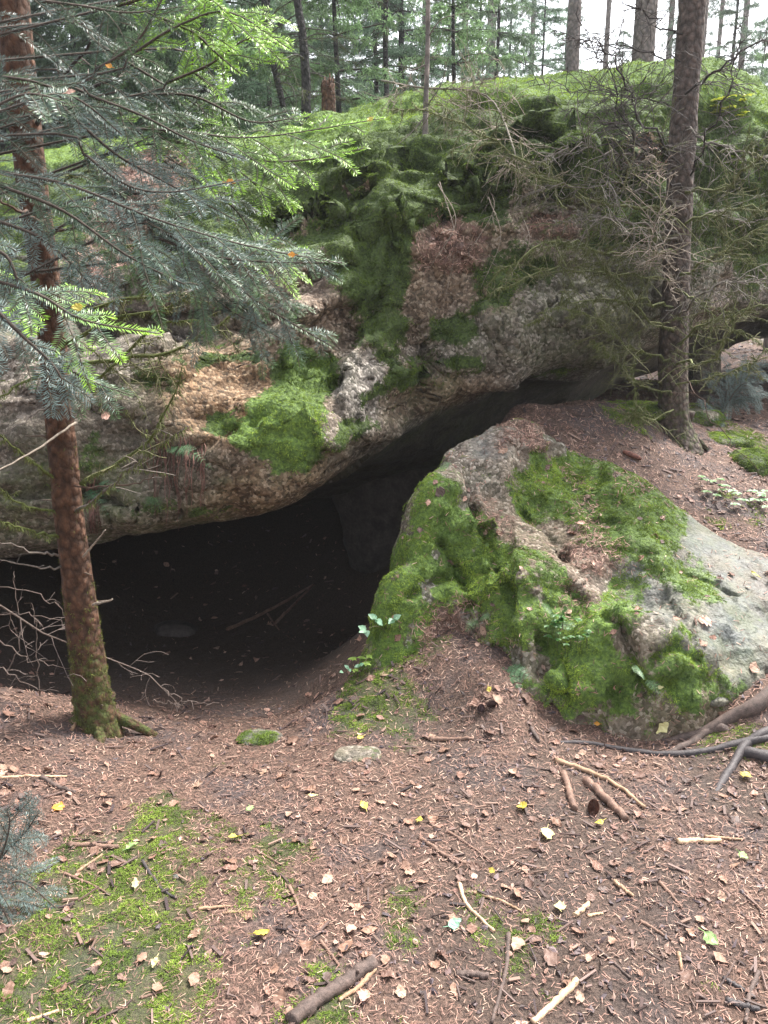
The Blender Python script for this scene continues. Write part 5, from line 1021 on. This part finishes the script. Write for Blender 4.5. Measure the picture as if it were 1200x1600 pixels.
stick([(672, 1157), (740, 1156)], 9, 'bark_stick', 'short brown stick lying level in front of the litter bank')
stick([(880, 1210), (897, 1266)], 13, 'bark_stick', 'short thick upright-lying stick left of the brown cone', taper=.9)
stick([(915, 1222), (945, 1250), (978, 1283)], 16, 'bark_stick', 'thicker stick beside the right side of the brown cone', taper=.8, knots=2)
stick([(868, 1190), (920, 1208), (965, 1230), (1008, 1264)], 10, 'peeled', 'long slightly curved stick above the thicker stick and cone', taper=.6)
stick([(717, 1382), (730, 1416), (772, 1457)], 8, 'pale_stick', 'curved peeled stick lying beside the mint green leaf')
stick([(740, 1395), (785, 1410), (815, 1425)], 6, 'peeled', 'thin stick running right from the curved peeled stick')
stick([(903, 1534), (870, 1566), (832, 1600)], 12, 'pale_stick', 'pale flat peeled stick at the bottom edge right of centre', taper=.8)
stick([(583, 1507), (548, 1532), (505, 1562), (455, 1600)], 22, 'root', 'thick grey lichen spotted stick at the bottom edge left of centre', taper=1.1, knots=3)
stick([(585, 1515), (560, 1545), (530, 1565)], 10, 'peeled', 'split tan stick leaning against the lichen spotted stick')
stick([(1058, 1317), (1125, 1316)], 10, 'pale_stick', 'pale peeled stick lying level at right', taper=.8); stick([(1100, 1308), (1160, 1313)], 6, 'peeled', 'thinner peeled stick just above the level pale one')
stick([(898, 1432), (920, 1414)], 9, 'pale_stick', 'short pale peeled stick right of the pale yellow leaf', taper=.9); stick([(918, 1432), (942, 1428)], 6, 'pale_stick', 'tiny pale stick end right of the short peeled one')
stick([(655, 1310), (690, 1335), (728, 1350)], 8, 'bark_stick', 'forked brown twig in the middle of the path'); stick([(648, 1416), (686, 1392)], 6, 'bark_stick', 'thin brown twig left of the curved peeled stick')
stick([(712, 1523), (762, 1527)], 12, 'root', 'short grey weathered stick lying level near the bottom', taper=.9); stick([(795, 1460), (790, 1520), (768, 1600)], 9, 'root', 'long mossy grey root running down to the bottom edge')
stick([(452, 1386), (462, 1408), (470, 1432)], 7, 'bark_stick', 'brown twig standing upright right of the moss patches'); stick([(500, 1470), (530, 1510)], 6, 'bark_stick', 'slanting brown twig left of the pale folded leaf')
stick([(108, 1322), (185, 1325)], 9, 'bark_stick', 'brown stick above the mossy patch at left', taper=.8); stick([(222, 1346), (250, 1388), (276, 1405)], 6, 'wet', 'curved dark twig in the moss at left')
stick([(0, 1216), (60, 1214), (105, 1214)], 5, 'pale_stick', 'long thin pale twig at the left edge above the tan leaf'); stick([(65, 1215), (92, 1232), (118, 1240)], 9, 'root', 'grey gnarled stick under the long thin pale twig')
stick([(100, 1365), (140, 1382), (165, 1395)], 5, 'bark_stick', 'thin brown twig crossing the moss at far left'); stick([(120, 1364), (160, 1336)], 5, 'peeled', 'short tan twig pointing up from the moss at left'); stick([(42, 1598), (92, 1580)], 7, 'pale_stick', 'pale stick at the bottom left corner')
stick([(310, 1421), (360, 1417)], 6, 'peeled', 'upper of two thin tan twigs left of centre'); stick([(348, 1428), (392, 1424)], 5, 'peeled', 'lower of two thin tan twigs left of centre')
stick([(120, 1100), (140, 1140)], 9, 'peeled', 'tan split stick leaning at the spruce foot', lift=1.5); stick([(112, 1142), (122, 1124)], 6, 'peeled', 'short tan twig left of the split stick at the spruce foot')
stick([(1160, 1390), (1195, 1430)], 6, 'bark_stick', 'brown twig at the right edge of the path'); stick([(1000, 1440), (1050, 1470)], 6, 'bark_stick', 'slanting twig left of the yellow green leaf'); stick([(1030, 1380), (1066, 1420)], 7, 'bark_stick', 'brown bark strip right of the middle sticks'); stick([(960, 1380), (990, 1402)], 8, 'peeled', 'tan broken piece of wood below the level pale sticks'); stick([(1060, 1490), (1066, 1520)], 7, 'peeled', 'short tan stick below the slanting twig')
stick([(700, 1300), (745, 1330), (770, 1350)], 5, 'bark_stick', 'thin brown twig in front of the bright yellow leaf'); stick([(930, 1480), (985, 1530)], 6, 'root', 'grey twig above the pale stick at the bottom'); stick([(1130, 1530), (1180, 1560)], 8, 'wet', 'dark twig near the bottom right corner'); stick([(1135, 1565), (1185, 1580)], 10, 'wet', 'thick black stick at the bottom right corner', taper=.9); stick([(1185, 1520), (1170, 1560), (1165, 1600)], 9, 'root', 'reddish grey stick running to the bottom right edge')
stick([(560, 1220), (640, 1228)], 4, 'bark_stick', 'fine twig near the middle of the hollow lip'); stick([(220, 1560), (262, 1548)], 5, 'bark_stick', 'short twig in the bottom left moss'); stick([(400, 1330), (440, 1352)], 5, 'bark_stick', 'short brown twig below the round moss tuft'); stick([(830, 1140), (842, 1160)], 9, 'root', 'stubby root piece in front of the low boulder'); stick([(780, 1195), (870, 1205)], 4, 'root', 'fine grey twig left of the long curved stick')
# roots at right
def root(pts, w0, w1, mat, label):
    C = np.array([hp(x, y, (BV_G,)) for x, y in pts]); r0, r1 = [w / 2 / FPX * dist(C).mean() for w in (w0, w1)]; A = spline(C, 30); A[:, 2] = ground_z(A[:, :2]) + np.linspace(r0, r1, 30) * .25; A[-5:, 2] -= np.linspace(0, r1 * 1.3, 5); A[:7, 2] -= np.linspace(r0 * 2.5, 0, 7)
    V, F = tube(A, np.concatenate([np.linspace(r0, r1, 29), [r1 * .5]]) * (1 + .08 * np.sin(np.arange(30) * 1.3)), 12, rough=.14, seed=int(pts[0][0]) % 90, f=22); tag(mk('tree_root', V, F, M[mat], base=A[0]), label, 'root')
root([(1500, 960), (1380, 1000), (1260, 1060), (1190, 1098), (1140, 1124), (1085, 1150), (1030, 1157)], 34, 9, 'root', 'thick brown root coming in from the right above the black root')
root([(1158, 1140), (1110, 1142), (1070, 1166), (1035, 1182)], 16, 8, 'root', 'slender brown root between the thick brown one and the black one')
root([(1480, 1120), (1350, 1135), (1250, 1150), (1170, 1160), (1120, 1172), (1060, 1180), (1000, 1176), (950, 1168), (900, 1160), (850, 1156)], 16, 5, 'wet', 'long wet black root snaking left across the litter')
root([(1430, 1040), (1330, 1075), (1250, 1110), (1198, 1145), (1165, 1165), (1140, 1205), (1115, 1240)], 17, 10, 'wet', 'shiny black root bent down at the right edge')
root([(1480, 1230), (1380, 1215), (1290, 1200), (1220, 1190), (1180, 1180), (1150, 1172)], 26, 14, 'wet', 'short dark root behind the bend of the shiny one')
# cones
def cone(px, py, L, R, ang, label, col=(.12, .06, .045)):
    h = hit(px, py); n_ = np.array(h[1]); n_ = n_ if n_[2] > 0 else -n_; ax = unit(np.array([math.cos(ang), math.sin(ang), 0]) - n_ * (math.cos(ang) * n_[0] + math.sin(ang) * n_[1])); sd = np.cross(ax, n_); g = Geo(); p = np.array(h[0]) + n_ * R * .7
    t = np.linspace(0, 1, 14); V, F = tube(p + ax[None] * (t[:, None] - .5) * L, R * .82 * np.sin(np.clip(t * .86 + .1, 0, 1) * math.pi) ** .6, 12); g.add(V, F, col=col); rg = np.random.default_rng(int(px))
    for i in range(19):
        t = i / 19; rr = R * math.sin((t * .86 + .1) * math.pi) ** .6
        for k in range(9):
            a = k * .698 + i * .35; d = sd * math.cos(a) + n_ * math.sin(a); q = p + ax * (t - .5) * L + d * rr * .85; s = np.cross(ax, d); w = R * .34
            g.add(np.array([q - s * w, q + s * w, q + s * w * .6 + ax * L * .06 + d * R * .16, q + ax * L * .085 + d * R * .2, q - s * w * .6 + ax * L * .06 + d * R * .16]), np.array([[0, 1, 2, 3, 4]]), col=np.array(col) * rg.uniform(.7, 1.6))
    tag(g.build('spruce_cone', M['leafc'], base=p, smooth=False), label, 'cone')
cone(927, 1266, .075, .018, -1.9, 'brown spruce cone lying between the short sticks on the path'); cone(986, 713, .11, .016, -.4, 'long reddish cone lying on the needle mound left of the spruce foot', (.17, .07, .05)); cone(768, 1102, .035, .014, .2, 'small dark cone on the litter bank', (.06, .035, .03)); cone(753, 1109, .03, .014, 1.2, 'dark stubby cone left of the other small one', (.05, .03, .03))
# stones
M['cave'] = mat_wood('cave_shade_rock', (.03, .026, .024), (.085, .072, .066), .95, 12)  # darker rock colour with the cave's shade painted in
def stone(px, py, rx, ry, rz, label, moss, seed, slab=.2, name='mossy_stone', trees=(BV_G, BV_R), res=(40, 26), sink=.3, at_=None):
    c = np.array(at_) if at_ else hp(px, py, trees); u = np.linspace(0, 2 * math.pi, res[0] + 1)[:-1]; v = np.linspace(.02, math.pi - .02, res[1]); U, W_ = np.meshgrid(u, v)
    D = np.column_stack([(np.cos(U) * np.sin(W_)).ravel(), (np.sin(U) * np.sin(W_)).ravel(), np.cos(W_).ravel()]); D = np.sign(D) * abs(D) ** .8
    V = D * np.array([rx, ry, rz]); V *= (1 + .22 * fbm(V / max(rx, rz), 1.4, 3, seed) + .08 * fbm(V / max(rx, rz), 5, 3, seed + 3))[:, None]; V = V + c + np.array([0, ry * .5, -rz * sink])
    n, m = res; i = np.arange(m - 1)[:, None] * n; j = np.arange(n)[None]; F = np.stack([i + j, i + n + j, i + n + (j + 1) % n, i + (j + 1) % n], -1).reshape(-1, 4)
    mo = np.clip(moss + .5 * fbm(V, 9, 3, seed + 8), 0, 1); e = empty(name, c, label, 'rock'); mk('rock_body', V, F, M['rock'] if 'cave' not in name else M['cave'], e, attrs=dict(moss=mo, warm=np.full(len(V), .25), film=np.full(len(V), .4), litter=np.full(len(V), .2), slab=np.full(len(V), slab)) if 'cave' not in name else dict(moss=mo * 0, warm=mo * 0, film=mo * 0 + 1, litter=mo * 0 + .6, slab=mo * 0 + .8))
    if moss > .3: o = moss_shoots('moss_cover', V, F, mo, int(min(9000, 30000 * rx * 2 * (rz + ry))) + 400, e, seed + 1, .8); o['kind'] = 'stuff'
stone(405, 1160, .095, .07, .035, 'flat mossy grey stone half buried on the lip of the hollow', .42, 3, .5); stone(560, 1185, .09, .06, .02, 'flat grey slab flush with the ground in front of the cave', .3, 4, .25, 'ground_slab')
stone(1185, 735, .13, .22, .11, 'moss covered rock step at the right edge behind the mound', .75, 12, sink=.1); stone(1130, 690, .2, .16, .05, 'low mossy rock left of the rock step behind the mound', .6, 14, sink=.3); stone(1080, 652, .25, .2, .07, 'flat mossy rock behind the spruce foot', .5, 15); stone(1000, 640, .3, .2, .05, 'low mossy rock lit beneath the overhang', .6, 17)
stone(1103, 600, .14, .12, .42, 'pinkish pale upright rock behind the twiggy spruce', .1, 19, .1, 'upright_rock', sink=-.5)
stone(1120, 1095, .05, .04, .02, 'small grey stone at the right foot of the low boulder', .3, 23, .7); stone(275, 1350 + 22, .012, .01, .008, 'tiny white stone left of the path', 0, 25, 1, 'pebble') 
# rock pillar and debris inside the cave
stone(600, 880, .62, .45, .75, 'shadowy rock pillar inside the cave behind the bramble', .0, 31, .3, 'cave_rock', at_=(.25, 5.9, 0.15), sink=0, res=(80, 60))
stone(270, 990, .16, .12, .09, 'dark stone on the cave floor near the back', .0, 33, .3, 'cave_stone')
for k, (pts, w, lab) in enumerate([([(355, 985), (420, 955), (490, 915)], 7, 'longest dim branch lying on slope inside the cave'), ([(430, 975), (460, 945), (485, 920)], 6, 'dim stick beside the longest branch inside the cave'), ([(418, 960), (436, 985)], 4, 'short dim stick crossing the branch inside the cave')]): stick(pts, w, 'bark_stick', lab)

# ------------------------------------------------------------------ forest air
hz = bpy.data.materials.new('forest_haze'); hz.use_nodes = True; nt = hz.node_tree; nt.nodes.clear(); oo = nt.nodes.new('ShaderNodeOutputMaterial'); pv = nt.nodes.new('ShaderNodeVolumePrincipled'); pv.inputs['Color'].default_value = (.93, .96, 1, 1); pv.inputs['Density'].default_value = HAZE; pv.inputs['Anisotropy'].default_value = .3; nt.links.new(pv.outputs[0], oo.inputs['Volume'])
if HAZE:
    lo = np.array([-95, -35, GV[:, 2].min() - 1]); hi = np.array([95, 135, 22.0]); Vh = np.array([[x, y, z] for z in (lo[2], hi[2]) for y in (lo[1], hi[1]) for x in (lo[0], hi[0])])
    o = mk('haze', Vh, np.array([[0, 2, 3, 1], [4, 5, 7, 6], [0, 1, 5, 4], [2, 6, 7, 3], [0, 4, 6, 2], [1, 3, 7, 5]]), hz, smooth=False); tag(o, 'pale mist hanging among the trees', 'haze', kind='stuff')
